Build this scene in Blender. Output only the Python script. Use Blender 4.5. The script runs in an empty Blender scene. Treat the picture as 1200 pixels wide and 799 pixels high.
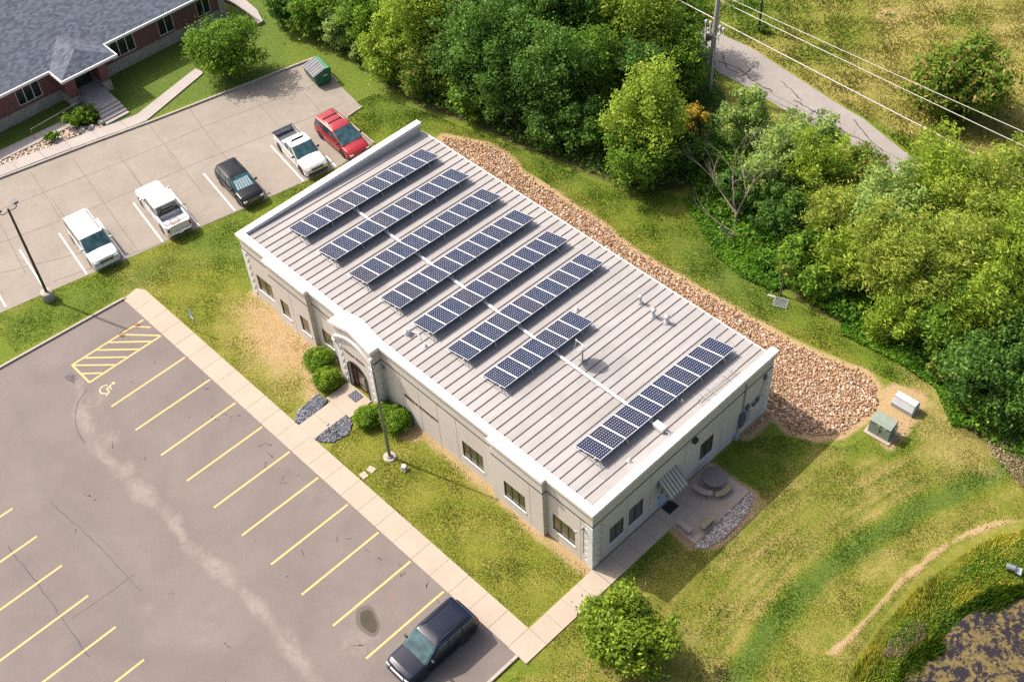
import bpy, math, random
import numpy as np
from mathutils import Vector, Matrix
random.seed(7)
NP = np.random.default_rng(11)
R = math.radians
SC = bpy.context.scene
COL = SC.collection

# ------------------------------------------------------------------ camera
CF, CYAW, CPIT, CROL = 1457.3383, 0.8404, 0.7299, -0.0656
CPOS = Vector((55.388, -26.6745, 59.4219))
CM = (Matrix.Rotation(CYAW, 3, 'Z') @ Matrix.Rotation(CPIT, 3, 'X') @ Matrix.Rotation(CROL, 3, 'Z'))
cam_data = bpy.data.cameras.new("camera")
cam_data.sensor_width = 36
cam_data.lens = 36 * CF / 1200
cam_data.clip_start = 0.5
cam_data.clip_end = 6000
cam = bpy.data.objects.new("camera", cam_data)
cam.matrix_world = Matrix.Translation(CPOS) @ CM.to_4x4()
COL.objects.link(cam)
SC.camera = cam


def at(px, py, z=0.0):
    d = CM @ Vector(((px - 600) / CF, -(py - 399.5) / CF, -1.0))
    t = (z - CPOS.z) / d.z
    p = CPOS + d * t
    return (p.x, p.y)


# ------------------------------------------------------------------ light
world = bpy.data.worlds.new("World")
SC.world = world
world.use_nodes = True
SUN_EL, SUN_AZ = R(50.8), R(198.6)       # direction towards the sun, az from +X
sun_vec = Vector((math.cos(SUN_EL) * math.cos(SUN_AZ), math.cos(SUN_EL) * math.sin(SUN_AZ), math.sin(SUN_EL)))
wn = world.node_tree.nodes
sky = wn.new("ShaderNodeTexSky")
sky.sky_type = 'NISHITA'
sky.sun_disc = False
sky.sun_elevation = SUN_EL
sky.sun_rotation = math.atan2(sun_vec.x, sun_vec.y)
sky.air_density = 0.9
sky.dust_density = 6.0
sky.ozone_density = 0.4
world.node_tree.links.new(sky.outputs[0], wn["Background"].inputs[0])
wn["Background"].inputs[1].default_value = 0.15
sl = bpy.data.lights.new("sun", 'SUN')
sl.energy = 3.9
sl.angle = R(0.55)
sl.color = (1.0, 0.93, 0.84)
so = bpy.data.objects.new("sun", sl)
so.rotation_euler = sun_vec.to_track_quat('Z', 'Y').to_euler()
so.location = (0, 0, 60)
COL.objects.link(so)
vs = SC.view_settings
vs.view_transform = 'Standard'
vs.look = 'None'
vs.gamma = 1
vs.exposure = 0.62
vs.use_curve_mapping = False


# ------------------------------------------------------------------ materials
def nt(name):
    m = bpy.data.materials.new(name)
    m.use_nodes = True
    return m, m.node_tree.nodes, m.node_tree.links, m.node_tree.nodes["Principled BSDF"]


def mixc(N, L, f, a, b):
    x = N.new("ShaderNodeMix")
    x.data_type = 'RGBA'
    for s, v in ((x.inputs[0], f), (x.inputs[6], a), (x.inputs[7], b)):
        if hasattr(v, 'node'):
            L.new(v, s)
        elif isinstance(v, (int, float)):
            s.default_value = v
        else:
            s.default_value = (*v, 1)
    return x.outputs[2]


def math_(N, L, op, a, b=0.0, c=None):
    x = N.new("ShaderNodeMath")
    x.operation = op
    for s, v in zip(x.inputs, (a, b, c)):
        if v is None:
            continue
        if hasattr(v, 'node'):
            L.new(v, s)
        else:
            s.default_value = v
    return x.outputs[0]


def ramp(N, L, v, a, b):
    x = N.new("ShaderNodeMapRange")
    x.inputs[1].default_value = a
    x.inputs[2].default_value = b
    L.new(v, x.inputs[0])
    return x.outputs[0]


def noise(N, L, scale, detail=4, rough=0.6, vec=None, dist=0.0):
    x = N.new("ShaderNodeTexNoise")
    x.inputs['Scale'].default_value = scale
    x.inputs['Detail'].default_value = detail
    x.inputs['Roughness'].default_value = rough
    x.inputs['Distortion'].default_value = dist
    if vec is None:
        g = N.new("ShaderNodeNewGeometry")
        vec = g.outputs['Position']
    L.new(vec, x.inputs['Vector'])
    return x.outputs['Fac']


def attr(N, name):
    x = N.new("ShaderNodeAttribute")
    x.attribute_name = name
    return x.outputs['Fac']


def bump(N, L, P, h, s=0.3, d=0.05):
    b = N.new("ShaderNodeBump")
    b.inputs['Strength'].default_value = s
    b.inputs['Distance'].default_value = d
    L.new(h, b.inputs['Height'])
    L.new(b.outputs[0], P.inputs['Normal'])


def plain(name, c, rough=0.6, metal=0.0, var=0.12, scale=3.0, coat=0.0, bmp=0.0):
    c = [v * .80 for v in c]
    m, N, L, P = nt(name)
    if var > 0:
        n = noise(N, L, scale, 5)
        f = ramp(N, L, n, 0.3, 0.7)
        L.new(mixc(N, L, f, [v * (1 - var) for v in c], [min(1, v * (1 + var)) for v in c]), P.inputs['Base Color'])
        if bmp:
            bump(N, L, P, noise(N, L, scale * 8, 4), bmp, 0.02)
    else:
        P.inputs['Base Color'].default_value = (*c, 1)
    P.inputs['Roughness'].default_value = rough
    P.inputs['Metallic'].default_value = metal
    P.inputs['Coat Weight'].default_value = coat
    P.inputs['Coat Roughness'].default_value = 0.05
    return m


def slabmat(name, c, c2, rough=0.85, stain=0.35):
    c, c2 = [v * .78 for v in c], [v * .78 for v in c2]
    m, N, L, P = nt(name)
    a = ramp(N, L, noise(N, L, 0.35, 6, 0.65), 0.35, 0.68)
    col = mixc(N, L, a, c, c2)
    b = ramp(N, L, noise(N, L, 1.7, 6, 0.7, dist=1.0), 0.5, 0.8)
    col = mixc(N, L, math_(N, L, 'MULTIPLY', b, stain), col, [v * 0.62 for v in c])
    g = ramp(N, L, noise(N, L, 22, 3), 0.25, 0.75)
    col = mixc(N, L, math_(N, L, 'MULTIPLY', g, 0.22), col, [v * 1.25 for v in c2])
    L.new(col, P.inputs['Base Color'])
    P.inputs['Roughness'].default_value = rough
    bump(N, L, P, noise(N, L, 30, 4), 0.12, 0.02)
    return m


M = {}
M['stucco'] = slabmat('stucco', (.62, .56, .49), (.70, .635, .57), .9, .16)
M['cap'] = plain('white_coping', (.84, .81, .78), .5, var=.05)
M['band'] = plain('grey_groove', (.10, .105, .11), .8)
M['quoin'] = plain('white_quoin', (.74, .73, .72), .8, var=.06, scale=5)
M['joint'] = plain('fine_joint', (.27, .25, .24), .9)
M['white'] = plain('white_paint', (.78, .77, .75), .5, var=.05)
M['frame_dark'] = plain('bronze_frame', (.045, .045, .04), .4)
M['alu'] = plain('aluminium', (.72, .73, .74), .35, .6, var=.05)
M['galv'] = plain('galvanised', (.42, .43, .44), .45, .7, var=.15, scale=8)
M['black'] = plain('black_plastic', (.02, .02, .022), .5, var=.1)
M['rubber'] = plain('tyre_rubber', (.022, .022, .022), .8, var=.1)
M['rim'] = plain('alloy', (.45, .45, .46), .3, .8, var=.05)
M['red_letter'] = plain('dark_red_letter', (.13, .03, .03), .6, var=.05)
M['wood'] = plain('weathered_wood', (.23, .19, .15), .9, var=.3, scale=6)
M['yellow'] = None
M['doorglass'] = None


def glassmat(name, c=(.02, .03, .03), rough=.06, var=0.5, sc=1.3):
    m, N, L, P = nt(name)
    n = ramp(N, L, noise(N, L, sc, 3), .35, .7)
    L.new(mixc(N, L, n, c, [v * (1 + 2.2 * var) + .01 for v in c]), P.inputs['Base Color'])
    P.inputs['Roughness'].default_value = rough
    P.inputs['Specular IOR Level'].default_value = 0.75
    P.inputs['Coat Weight'].default_value = 0.5
    P.inputs['Coat Roughness'].default_value = 0.03
    return m


M['glass'] = glassmat('window_glass', (.030, .030, .022), .1)
M['darkglass'] = glassmat('dark_window_glass', (.010, .014, .014), .12, .5, 2)
M['darkglass'].node_tree.nodes['Principled BSDF'].inputs['Specular IOR Level'].default_value = .25
M['darkglass'].node_tree.nodes['Principled BSDF'].inputs['Coat Weight'].default_value = 0
M['blind'] = glassmat('window_glass_with_blinds', (.032, .031, .024), .25, .7, 4)
M['carglass'] = glassmat('car_glass', (.010, .032, .036), .08, .9, 2.2)


def paintmat(name, c, metal=0.0, rough=.28):
    c = [v * .82 for v in c]
    m, N, L, P = nt(name)
    n = ramp(N, L, noise(N, L, 2.5, 4), .3, .7)
    L.new(mixc(N, L, n, [v * .93 for v in c], c), P.inputs['Base Color'])
    P.inputs['Metallic'].default_value = metal
    P.inputs['Roughness'].default_value = rough
    P.inputs['Coat Weight'].default_value = .8
    P.inputs['Coat Roughness'].default_value = .06
    return m


M['p_white'] = paintmat('white_car_paint', (.66, .66, .66))
M['p_black'] = paintmat('black_car_paint', (.008, .009, .013), 0, .25)
M['p_black'].node_tree.nodes['Principled BSDF'].inputs['Coat Weight'].default_value = .08
M['p_black'].node_tree.nodes['Principled BSDF'].inputs['Specular IOR Level'].default_value = .3
M['p_navy'] = paintmat('dark_navy_car_paint', (.006, .011, .028), 0, .25)
M['p_navy'].node_tree.nodes['Principled BSDF'].inputs['Coat Weight'].default_value = .08
M['p_navy'].node_tree.nodes['Principled BSDF'].inputs['Specular IOR Level'].default_value = .3
M['p_red'] = paintmat('red_car_paint', (.42, .018, .025), .25)
M['chrome'] = plain('chrome', (.7, .7, .7), .15, 1.0, var=0)
M['lamp_lens'] = plain('lamp_lens', (.55, .57, .58), .1, .2, var=.1, scale=20)
M['tail_lens'] = plain('tail_lens', (.35, .02, .02), .15, var=.1)


def markmat(name, c, wear=.45):
    c = [v * .82 for v in c]
    m, N, L, P = nt(name)
    n = ramp(N, L, noise(N, L, 9, 5, .75), .5, .72)
    L.new(mixc(N, L, math_(N, L, 'MULTIPLY', n, wear), c, (.22, .19, .175)), P.inputs['Base Color'])
    P.inputs['Roughness'].default_value = .8
    return m


M['yellow'] = markmat('yellow_line_paint', (.74, .45, .16))
M['yellow_faded'] = markmat('faded_line_paint', (.55, .42, .24), .9)
M['whiteline'] = markmat('white_line_paint', (.80, .79, .76), .2)


def solar_mat():
    m, N, L, P = nt('solar_cells')
    uv = N.new("ShaderNodeUVMap")
    sp = N.new("ShaderNodeSeparateXYZ")
    L.new(uv.outputs[0], sp.inputs[0])
    fu = math_(N, L, 'FRACT', sp.outputs[0])
    fv = math_(N, L, 'FRACT', sp.outputs[1])
    au = math_(N, L, 'ABSOLUTE', math_(N, L, 'SUBTRACT', fu, .5))
    av = math_(N, L, 'ABSOLUTE', math_(N, L, 'SUBTRACT', fv, .5))
    corner = math_(N, L, 'GREATER_THAN', math_(N, L, 'ADD', au, av), .80)
    edge = math_(N, L, 'GREATER_THAN', math_(N, L, 'MAXIMUM', au, av), .483)
    back = math_(N, L, 'MAXIMUM', corner, math_(N, L, 'MULTIPLY', edge, .22))
    bus = math_(N, L, 'LESS_THAN', math_(N, L, 'ABSOLUTE', math_(N, L, 'SUBTRACT', au, .2)), .025)
    oi = N.new("ShaderNodeAttribute")
    oi.attribute_name = 'tone'
    cell = mixc(N, L, oi.outputs['Fac'], (.006, .014, .042), (.017, .016, .034))
    col = mixc(N, L, back, cell, (.42, .44, .50))
    dn = ramp(N, L, noise(N, L, 1.1, 4), .4, .8)
    col = mixc(N, L, math_(N, L, 'MULTIPLY', dn, .03), col, (.4, .36, .33))
    L.new(col, P.inputs['Base Color'])
    P.inputs['Roughness'].default_value = .35
    P.inputs['Specular IOR Level'].default_value = .12
    return m


M['solar'] = solar_mat()


def roofmetal():
    m, N, L, P = nt('roof_metal')
    g = N.new("ShaderNodeNewGeometry")
    mp = N.new("ShaderNodeMapping")
    mp.inputs['Scale'].default_value = (1.0, .22, 1)
    L.new(g.outputs['Position'], mp.inputs[0])
    a = ramp(N, L, noise(N, L, .9, 5, .65, mp.outputs[0]), .35, .7)
    col = mixc(N, L, a, (.29, .272, .262), (.35, .33, .318))
    # each pan a slightly different tone
    sp = N.new("ShaderNodeSeparateXYZ")
    L.new(g.outputs['Position'], sp.inputs[0])
    pan = math_(N, L, 'FLOOR', math_(N, L, 'DIVIDE', math_(N, L, 'SUBTRACT', sp.outputs[0], .36), .6025))
    wn_ = N.new("ShaderNodeTexWhiteNoise")
    wn_.noise_dimensions = '2D'
    seg = math_(N, L, 'FLOOR', math_(N, L, 'DIVIDE', math_(N, L, 'ADD', sp.outputs[1], math_(N, L, 'MULTIPLY', pan, 1.7)), 3.1))
    cb = N.new("ShaderNodeCombineXYZ")
    L.new(pan, cb.inputs[0])
    L.new(seg, cb.inputs[1])
    L.new(cb.outputs[0], wn_.inputs['Vector'])
    col = mixc(N, L, math_(N, L, 'MULTIPLY', ramp(N, L, wn_.outputs['Value'], .75, 1.0), .3), col, (.20, .185, .165))
    st = ramp(N, L, noise(N, L, 3.0, 5, .75, mp.outputs[0]), .55, .8)
    col = mixc(N, L, math_(N, L, 'MULTIPLY', st, .5), col, (.17, .15, .13))
    L.new(col, P.inputs['Base Color'])
    P.inputs['Roughness'].default_value = .6
    P.inputs['Metallic'].default_value = .1
    return m


M['roof'] = roofmetal()
M['seam'] = plain('roof_seam', (.24, .22, .21), .7, var=.1)


def shingle():
    m, N, L, P = nt('blue_grey_shingles')
    g = N.new("ShaderNodeNewGeometry")
    br = N.new("ShaderNodeTexBrick")
    br.inputs['Scale'].default_value = 1.0
    br.inputs['Brick Width'].default_value = .33
    br.inputs['Row Height'].default_value = .16
    br.inputs['Mortar Size'].default_value = .008
    br.inputs['Bias'].default_value = 0
    br.inputs['Color1'].default_value = (.036, .044, .066, 1)
    br.inputs['Color2'].default_value = (.125, .140, .178, 1)
    br.inputs['Mortar'].default_value = (.05, .06, .08, 1)
    mp = N.new("ShaderNodeMapping")
    mp.inputs['Rotation'].default_value = (0, 0, R(90))
    L.new(g.outputs['Position'], mp.inputs[0])
    L.new(mp.outputs[0], br.inputs['Vector'])
    a = ramp(N, L, noise(N, L, 5, 4, .7), .35, .65)
    L.new(mixc(N, L, math_(N, L, 'MULTIPLY', a, .5), br.outputs[0], (.07, .082, .11)), P.inputs['Base Color'])
    P.inputs['Roughness'].default_value = .9
    return m


M['shingle'] = shingle()


def brickmat(name, c1, c2, mort, bw, rh, ms=.01):
    m, N, L, P = nt(name)
    g = N.new("ShaderNodeNewGeometry")
    sp = N.new("ShaderNodeSeparateXYZ")
    L.new(g.outputs['Position'], sp.inputs[0])
    cb = N.new("ShaderNodeCombineXYZ")
    L.new(math_(N, L, 'ADD', sp.outputs[1], sp.outputs[0]), cb.inputs[0])
    L.new(sp.outputs[2], cb.inputs[1])
    br = N.new("ShaderNodeTexBrick")
    br.inputs['Scale'].default_value = 1.0
    br.inputs['Brick Width'].default_value = bw
    br.inputs['Row Height'].default_value = rh
    br.inputs['Mortar Size'].default_value = ms
    br.inputs['Color1'].default_value = (*c1, 1)
    br.inputs['Color2'].default_value = (*c2, 1)
    br.inputs['Mortar'].default_value = (*mort, 1)
    L.new(cb.outputs[0], br.inputs['Vector'])
    n = ramp(N, L, noise(N, L, 4, 4), .35, .7)
    L.new(mixc(N, L, math_(N, L, 'MULTIPLY', n, .35), br.outputs[0], [v * .6 for v in c1]), P.inputs['Base Color'])
    P.inputs['Roughness'].default_value = .9
    return m


M['brick'] = brickmat('dark_red_brick', (.14, .050, .042), (.205, .075, .06), (.14, .10, .09), .22, .075)
M['stone'] = brickmat('pale_stone', (.27, .25, .21), (.38, .35, .29), (.22, .2, .17), .5, .2, .02)


def asphaltmat():
    m, N, L, P = nt('asphalt')
    a = ramp(N, L, noise(N, L, .22, 6, .6, dist=.6), .32, .68)
    col = mixc(N, L, a, (.122, .100, .092), (.158, .133, .122))
    s = ramp(N, L, noise(N, L, .9, 6, .75, dist=1.5), .48, .8)
    col = mixc(N, L, math_(N, L, 'MULTIPLY', s, .35), col, (.098, .080, .076))
    g = noise(N, L, 14, 3, .7)
    col = mixc(N, L, math_(N, L, 'MULTIPLY', ramp(N, L, g, .3, .75), .28), col, (.215, .183, .163))
    d = attr(N, 'dust')
    dn = ramp(N, L, noise(N, L, 1.6, 6, .7, dist=1.2), .25, .75)
    dd = math_(N, L, 'MULTIPLY', d, math_(N, L, 'ADD', dn, .25))
    dd = ramp(N, L, dd, .26, .80)
    col = mixc(N, L, math_(N, L, 'MULTIPLY', dd, .48), col, (.29, .245, .21))
    w = attr(N, 'seal')
    wnn = ramp(N, L, noise(N, L, 3.5, 5, .8), .35, .6)
    col = mixc(N, L, math_(N, L, 'MULTIPLY', math_(N, L, 'MULTIPLY', w, wnn), .55), col, (.10, .085, .09))
    L.new(col, P.inputs['Base Color'])
    P.inputs['Roughness'].default_value = .9
    bump(N, L, P, noise(N, L, 40, 3), .2, .01)
    return m


M['asphalt'] = asphaltmat()
M['concrete'] = slabmat('concrete_lot', (.25, .212, .172), (.31, .270, .228), .85, .5)
M['walk'] = slabmat('pale_walk_concrete', (.395, .325, .255), (.45, .375, .30), .85, .15)
M['patio'] = slabmat('patio_concrete', (.40, .315, .25), (.50, .40, .325), .85, .5)
M['greywalk'] = slabmat('grey_walk_concrete', (.36, .32, .30), (.44, .39, .36), .85, .3)
M['kerb'] = slabmat('kerb_concrete', (.34, .30, .255), (.43, .38, .325), .85, .4)
M['ljoint'] = plain('dark_joint', (.19, .155, .13), .95, var=.3, scale=5)
M['oldroad'] = slabmat('old_road', (.27, .24, .215), (.34, .305, .28), .9, .4)
M['crack'] = plain('crack_sealer', (.07, .06, .06), .8)


def groundmat():
    m, N, L, P = nt('grass_ground')
    a = ramp(N, L, noise(N, L, .5, 7, .7, dist=.8), .3, .7)
    f = ramp(N, L, noise(N, L, 3.5, 5, .75), .3, .7)
    h = ramp(N, L, noise(N, L, 11, 4, .8), .28, .72)
    green = mixc(N, L, f, (.066, .128, .008), (.125, .185, .014))
    lush = mixc(N, L, f, (.056, .110, .014), (.100, .160, .024))
    dry = mixc(N, L, f, (.265, .210, .070), (.41, .32, .125))
    mid = mixc(N, L, f, (.140, .162, .013), (.225, .215, .030))
    dirt = mixc(N, L, h, (.33, .22, .115), (.48, .335, .19))
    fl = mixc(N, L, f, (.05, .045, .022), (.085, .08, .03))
    # dry attribute is perturbed with noise so its edge breaks up
    pert = math_(N, L, 'MULTIPLY', math_(N, L, 'SUBTRACT', math_(N, L, 'ADD', math_(N, L, 'MULTIPLY', a, .6), math_(N, L, 'MULTIPLY', h, .55)), .55), .75)

    def am(name, k=1.0, s=.5):
        x = math_(N, L, 'ADD', attr(N, name), math_(N, L, 'MULTIPLY', pert, k))
        return ramp(N, L, x, .42 - s / 2, .42 + s / 2)
    col = mixc(N, L, am('mid', .9, .6), green, mid)
    col = mixc(N, L, am('lush', .7, .5), col, lush)
    col = mixc(N, L, am('dry', .9, .6), col, dry)
    col = mixc(N, L, am('dirt', .9, .45), col, dirt)
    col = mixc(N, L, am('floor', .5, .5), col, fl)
    # blades
    b = noise(N, L, 22, 4, .9)
    bb = ramp(N, L, b, .35, .62)
    col = mixc(N, L, math_(N, L, 'MULTIPLY', math_(N, L, 'SUBTRACT', 1.0, bb), .30), col, (.045, .06, .012))
    c8 = ramp(N, L, noise(N, L, 7, 4, .7), .42, .66)
    col = mixc(N, L, math_(N, L, 'MULTIPLY', c8, .22), col, (.26, .215, .07))
    L.new(col, P.inputs['Base Color'])
    P.inputs['Roughness'].default_value = .95
    P.inputs['Specular IOR Level'].default_value = .15
    bump(N, L, P, math_(N, L, 'ADD', b, math_(N, L, 'MULTIPLY', h, .5)), .45, .08)
    return m


M['ground'] = groundmat()


def leafmat(name, c1, c2, c3=None, c3f=.12):
    m, N, L, P = nt(name)
    t = attr(N, 'tone')
    col = mixc(N, L, t, c1, c2)
    if c3:
        u = attr(N, 'odd')
        col = mixc(N, L, math_(N, L, 'LESS_THAN', u, c3f), col, c3)
    L.new(col, P.inputs['Base Color'])
    P.inputs['Roughness'].default_value = .6
    P.inputs['Specular IOR Level'].default_value = .22
    tr = N.new("ShaderNodeBsdfTranslucent")
    L.new(col, tr.inputs[0])
    mx = N.new("ShaderNodeMixShader")
    mx.inputs[0].default_value = .44
    L.new(P.outputs[0], mx.inputs[1])
    L.new(tr.outputs[0], mx.inputs[2])
    L.new(mx.outputs[0], N["Material Output"].inputs[0])
    return m


LM = {
    'dk': leafmat('leaf_dark', (0.047, 0.123, 0.020), (0.128, 0.255, 0.036), (0.284, 0.375, 0.063), .08),
    'md': leafmat('leaf_mid', (0.073, 0.163, 0.017), (0.196, 0.348, 0.031), (0.351, 0.434, 0.043), .1),
    'yg': leafmat('leaf_yellow_green', (0.159, 0.257, 0.024), (0.355, 0.475, 0.048), (0.486, 0.535, 0.080), .12),
    'lime': leafmat('leaf_lime', (0.188, 0.273, 0.034), (0.408, 0.481, 0.070), (0.563, 0.528, 0.131), .10),
    'sage': leafmat('leaf_sage', (0.153, 0.260, 0.055), (0.352, 0.477, 0.117), (0.496, 0.520, 0.180), .12),
    'or': leafmat('leaf_orange', (0.46, 0.33, 0.03), (0.68, 0.50, 0.07), (0.208, 0.213, 0.036), .2),
    'mix': leafmat('leaf_mixed', (0.083, 0.169, 0.018), (0.222, 0.339, 0.036), (0.360, 0.263, 0.070), .2),
    'ball': leafmat('leaf_clipped', (0.077, 0.180, 0.011), (0.232, 0.361, 0.026), (0.349, 0.424, 0.042), .06),
    'young': leafmat('leaf_young', (0.098, 0.182, 0.013), (0.260, 0.347, 0.036), (0.391, 0.475, 0.031), .1),
    'reed': leafmat('leaf_reed', (0.189, 0.304, 0.018), (0.582, 0.557, 0.065), (0.607, 0.474, 0.142), .18),
    'ivy': leafmat('leaf_ivy', (0.053, 0.162, 0.011), (0.149, 0.301, 0.019), (0.255, 0.370, 0.029), .08),
}
M['bark'] = plain('bark', (.13, .10, .075), .95, var=.35, scale=9)
M['deadbark'] = plain('dead_bark', (.36, .29, .23), .95, var=.25, scale=9)


# ------------------------------------------------------------------ mesh helper
class MB:
    def __init__(s):
        s.v, s.f, s.m, s.sm = [], [], [], []

    def add(s, vs, fs, mi=0, smooth=False):
        o = len(s.v)
        s.v += [tuple(p) for p in vs]
        for f in fs:
            s.f.append(tuple(i + o for i in f))
            s.m.append(mi)
            s.sm.append(smooth)
        return s

    def box(s, x0, x1, y0, y1, z0, z1, mi=0):
        return s.add([(x0, y0, z0), (x1, y0, z0), (x1, y1, z0), (x0, y1, z0), (x0, y0, z1), (x1, y0, z1), (x1, y1, z1), (x0, y1, z1)],
                     [(3, 2, 1, 0), (4, 5, 6, 7), (0, 1, 5, 4), (1, 2, 6, 5), (2, 3, 7, 6), (3, 0, 4, 7)], mi)

    def prism(s, pts, z0, z1, mi=0):
        n = len(pts)
        a = sum(pts[i][0] * pts[(i + 1) % n][1] - pts[(i + 1) % n][0] * pts[i][1] for i in range(n))
        if a < 0:
            pts = pts[::-1]
        return s.add([(p[0], p[1], z0) for p in pts] + [(p[0], p[1], z1) for p in pts],
                     [tuple(range(n))[::-1], tuple(range(n, 2 * n))] + [(i, (i + 1) % n, (i + 1) % n + n, i + n) for i in range(n)], mi)

    def tube(s, pts, r, seg=8, mi=0, cap=True, smooth=True):
        pts = [Vector(p) for p in pts]
        rs = r if isinstance(r, (list, tuple)) else [r] * len(pts)
        vs, fs = [], []
        for i, p in enumerate(pts):
            d = (pts[min(i + 1, len(pts) - 1)] - pts[max(i - 1, 0)]).normalized()
            a = d.orthogonal().normalized() if abs(d.z) < .95 else Vector((1, 0, 0))
            a = (a - d * a.dot(d)).normalized()
            if abs(d.z) < .95:
                a = d.cross(Vector((0, 0, 1))).normalized()
            b = d.cross(a)
            for k in range(seg):
                t = 2 * math.pi * k / seg
                vs.append(p + (a * math.cos(t) + b * math.sin(t)) * rs[i])
        for i in range(len(pts) - 1):
            for k in range(seg):
                k2 = (k + 1) % seg
                fs.append((i * seg + k, i * seg + k2, (i + 1) * seg + k2, (i + 1) * seg + k))
        s.add(vs, fs, mi, smooth)
        if cap:
            s.add(vs[:seg], [tuple(range(seg))], mi)
            s.add(vs[-seg:], [tuple(range(seg))[::-1]], mi)
        return s

    def lathe(s, prof, c=(0, 0, 0), seg=16, mi=0, ax='z', smooth=True):
        vs, fs = [], []
        for (r, z) in prof:
            for k in range(seg):
                t = 2 * math.pi * k / seg
                a, b = r * math.cos(t), r * math.sin(t)
                p = (a, b, z) if ax == 'z' else ((z, a, b) if ax == 'x' else (a, z, b))
                vs.append((p[0] + c[0], p[1] + c[1], p[2] + c[2]))
        n = len(prof)
        for i in range(n - 1):
            for k in range(seg):
                k2 = (k + 1) % seg
                fs.append((i * seg + k, i * seg + k2, (i + 1) * seg + k2, (i + 1) * seg + k))
        if prof[0][0] > 0:
            fs.append(tuple(range(seg))[::-1])
        if prof[-1][0] > 0:
            fs.append(tuple(range((n - 1) * seg, n * seg)))
        return s.add(vs, fs, mi, smooth)

    def build(s, name, mats, parent=None, loc=(0, 0, 0), rz=0.0, bevel=0.0):
        me = bpy.data.meshes.new(name)
        me.from_pydata(s.v, [], s.f)
        if not isinstance(mats, (list, tuple)):
            mats = [mats]
        for mt in mats:
            me.materials.append(mt)
        me.polygons.foreach_set('material_index', s.m)
        me.polygons.foreach_set('use_smooth', s.sm)
        me.update()
        o = bpy.data.objects.new(name, me)
        o.location = loc
        o.rotation_euler = (0, 0, rz)
        COL.objects.link(o)
        if parent:
            o.parent = parent
        if bevel:
            b = o.modifiers.new('bevel', 'BEVEL')
            b.width = bevel
            b.segments = 2
            b.limit_method = 'ANGLE'
        return o


def tag(o, label, cat, group=None):
    o['label'] = label
    o['category'] = cat
    if group:
        o['group'] = group
    return o


def struct(o):
    o['kind'] = 'structure'
    return o


def stuff(o, label, cat):
    o['kind'] = 'stuff'
    o['label'] = label
    o['category'] = cat
    return o


def thing(name, label, cat, loc=(0, 0, 0), rz=0.0, group=None):
    o = bpy.data.objects.new(name, None)
    o.location = loc
    o.rotation_euler = (0, 0, rz)
    o.empty_display_size = .3
    COL.objects.link(o)
    return tag(o, label, cat, group)


def np_mesh(name, V, F, mats, attrs=None, parent=None, loc=(0, 0, 0), smooth=False, uv=None):
    me = bpy.data.meshes.new(name)
    k = F.shape[1]
    me.vertices.add(len(V))
    me.vertices.foreach_set('co', np.asarray(V, np.float32).ravel())
    me.loops.add(F.size)
    me.loops.foreach_set('vertex_index', F.astype(np.int32).ravel())
    me.polygons.add(len(F))
    me.polygons.foreach_set('loop_start', np.arange(0, F.size, k, dtype=np.int32))
    me.polygons.foreach_set('loop_total', np.full(len(F), k, np.int32))
    if smooth:
        me.polygons.foreach_set('use_smooth', np.ones(len(F), bool))
    me.update(calc_edges=True)
    me.materials.append(mats)
    for an, (dom, arr) in (attrs or {}).items():
        a = me.attributes.new(an, 'FLOAT', dom)
        a.data.foreach_set('value', np.asarray(arr, np.float32))
    o = bpy.data.objects.new(name, me)
    o.location = loc
    COL.objects.link(o)
    if parent:
        o.parent = parent
    return o


# numpy geometry helpers for painting the ground cover kinds
def sstep(x, a, b):
    t = np.clip((x - a) / (b - a), 0, 1)
    return t * t * (3 - 2 * t)


def in_poly(X, Y, poly):
    ins = np.zeros(X.shape, bool)
    n = len(poly)
    for i in range(n):
        x0, y0 = poly[i]
        x1, y1 = poly[(i + 1) % n]
        c = ((y0 > Y) != (y1 > Y)) & (X < (x1 - x0) * (Y - y0) / (y1 - y0 + 1e-12) + x0)
        ins ^= c
    return ins


def seg_dist(X, Y, pts, closed=False):
    d = np.full(X.shape, 1e9)
    n = len(pts)
    for i in range(n if closed else n - 1):
        x0, y0 = pts[i]
        x1, y1 = pts[(i + 1) % n]
        dx, dy = x1 - x0, y1 - y0
        t = np.clip(((X - x0) * dx + (Y - y0) * dy) / (dx * dx + dy * dy + 1e-9), 0, 1)
        d = np.minimum(d, np.hypot(X - x0 - t * dx, Y - y0 - t * dy))
    return d


def poly_mask(X, Y, poly, soft=.6):
    d = seg_dist(X, Y, poly, True)
    s = np.where(in_poly(X, Y, poly), d, -d)
    return sstep(s, -soft, soft)


def P2(l, z=0):
    return [at(a, b, z) for a, b in l]


# ------------------------------------------------------------------ polygons read off the site
ROCK = P2([(521, 161), (545, 166), (575, 172), (596, 186), (612, 205), (640, 222), (672, 243), (702, 262), (738, 293), (780, 318), (830, 348),
           (880, 377), (930, 404), (975, 425), (1012, 437), (1024, 452), (1028, 474), (1008, 492), (985, 507), (955, 511), (925, 503),
           (905, 482)]) + [(31.3, 13.0), (31.05, 15.6), (16, 15.7), (0, 15.8), (-1.2, 16.5)]
WOODA = P2([(300, -40), (345, 22), (400, 60), (440, 92), (500, 128), (560, 148), (610, 172), (660, 190), (705, 210), (750, 226), (800, 222),
            (845, 185), (848, 120), (830, 60), (800, -10), (800, -60)])
WOODB = P2([(838, 168), (800, 195), (815, 235), (850, 290), (880, 312), (920, 338), (965, 368), (1010, 392), (1060, 412), (1100, 440),
            (1125, 500), (1170, 530), (1230, 560), (1260, 300), (1200, 215), (1110, 212), (1050, 214), (1015, 205), (975, 186), (940, 168), (900, 152), (868, 150)])
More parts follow.
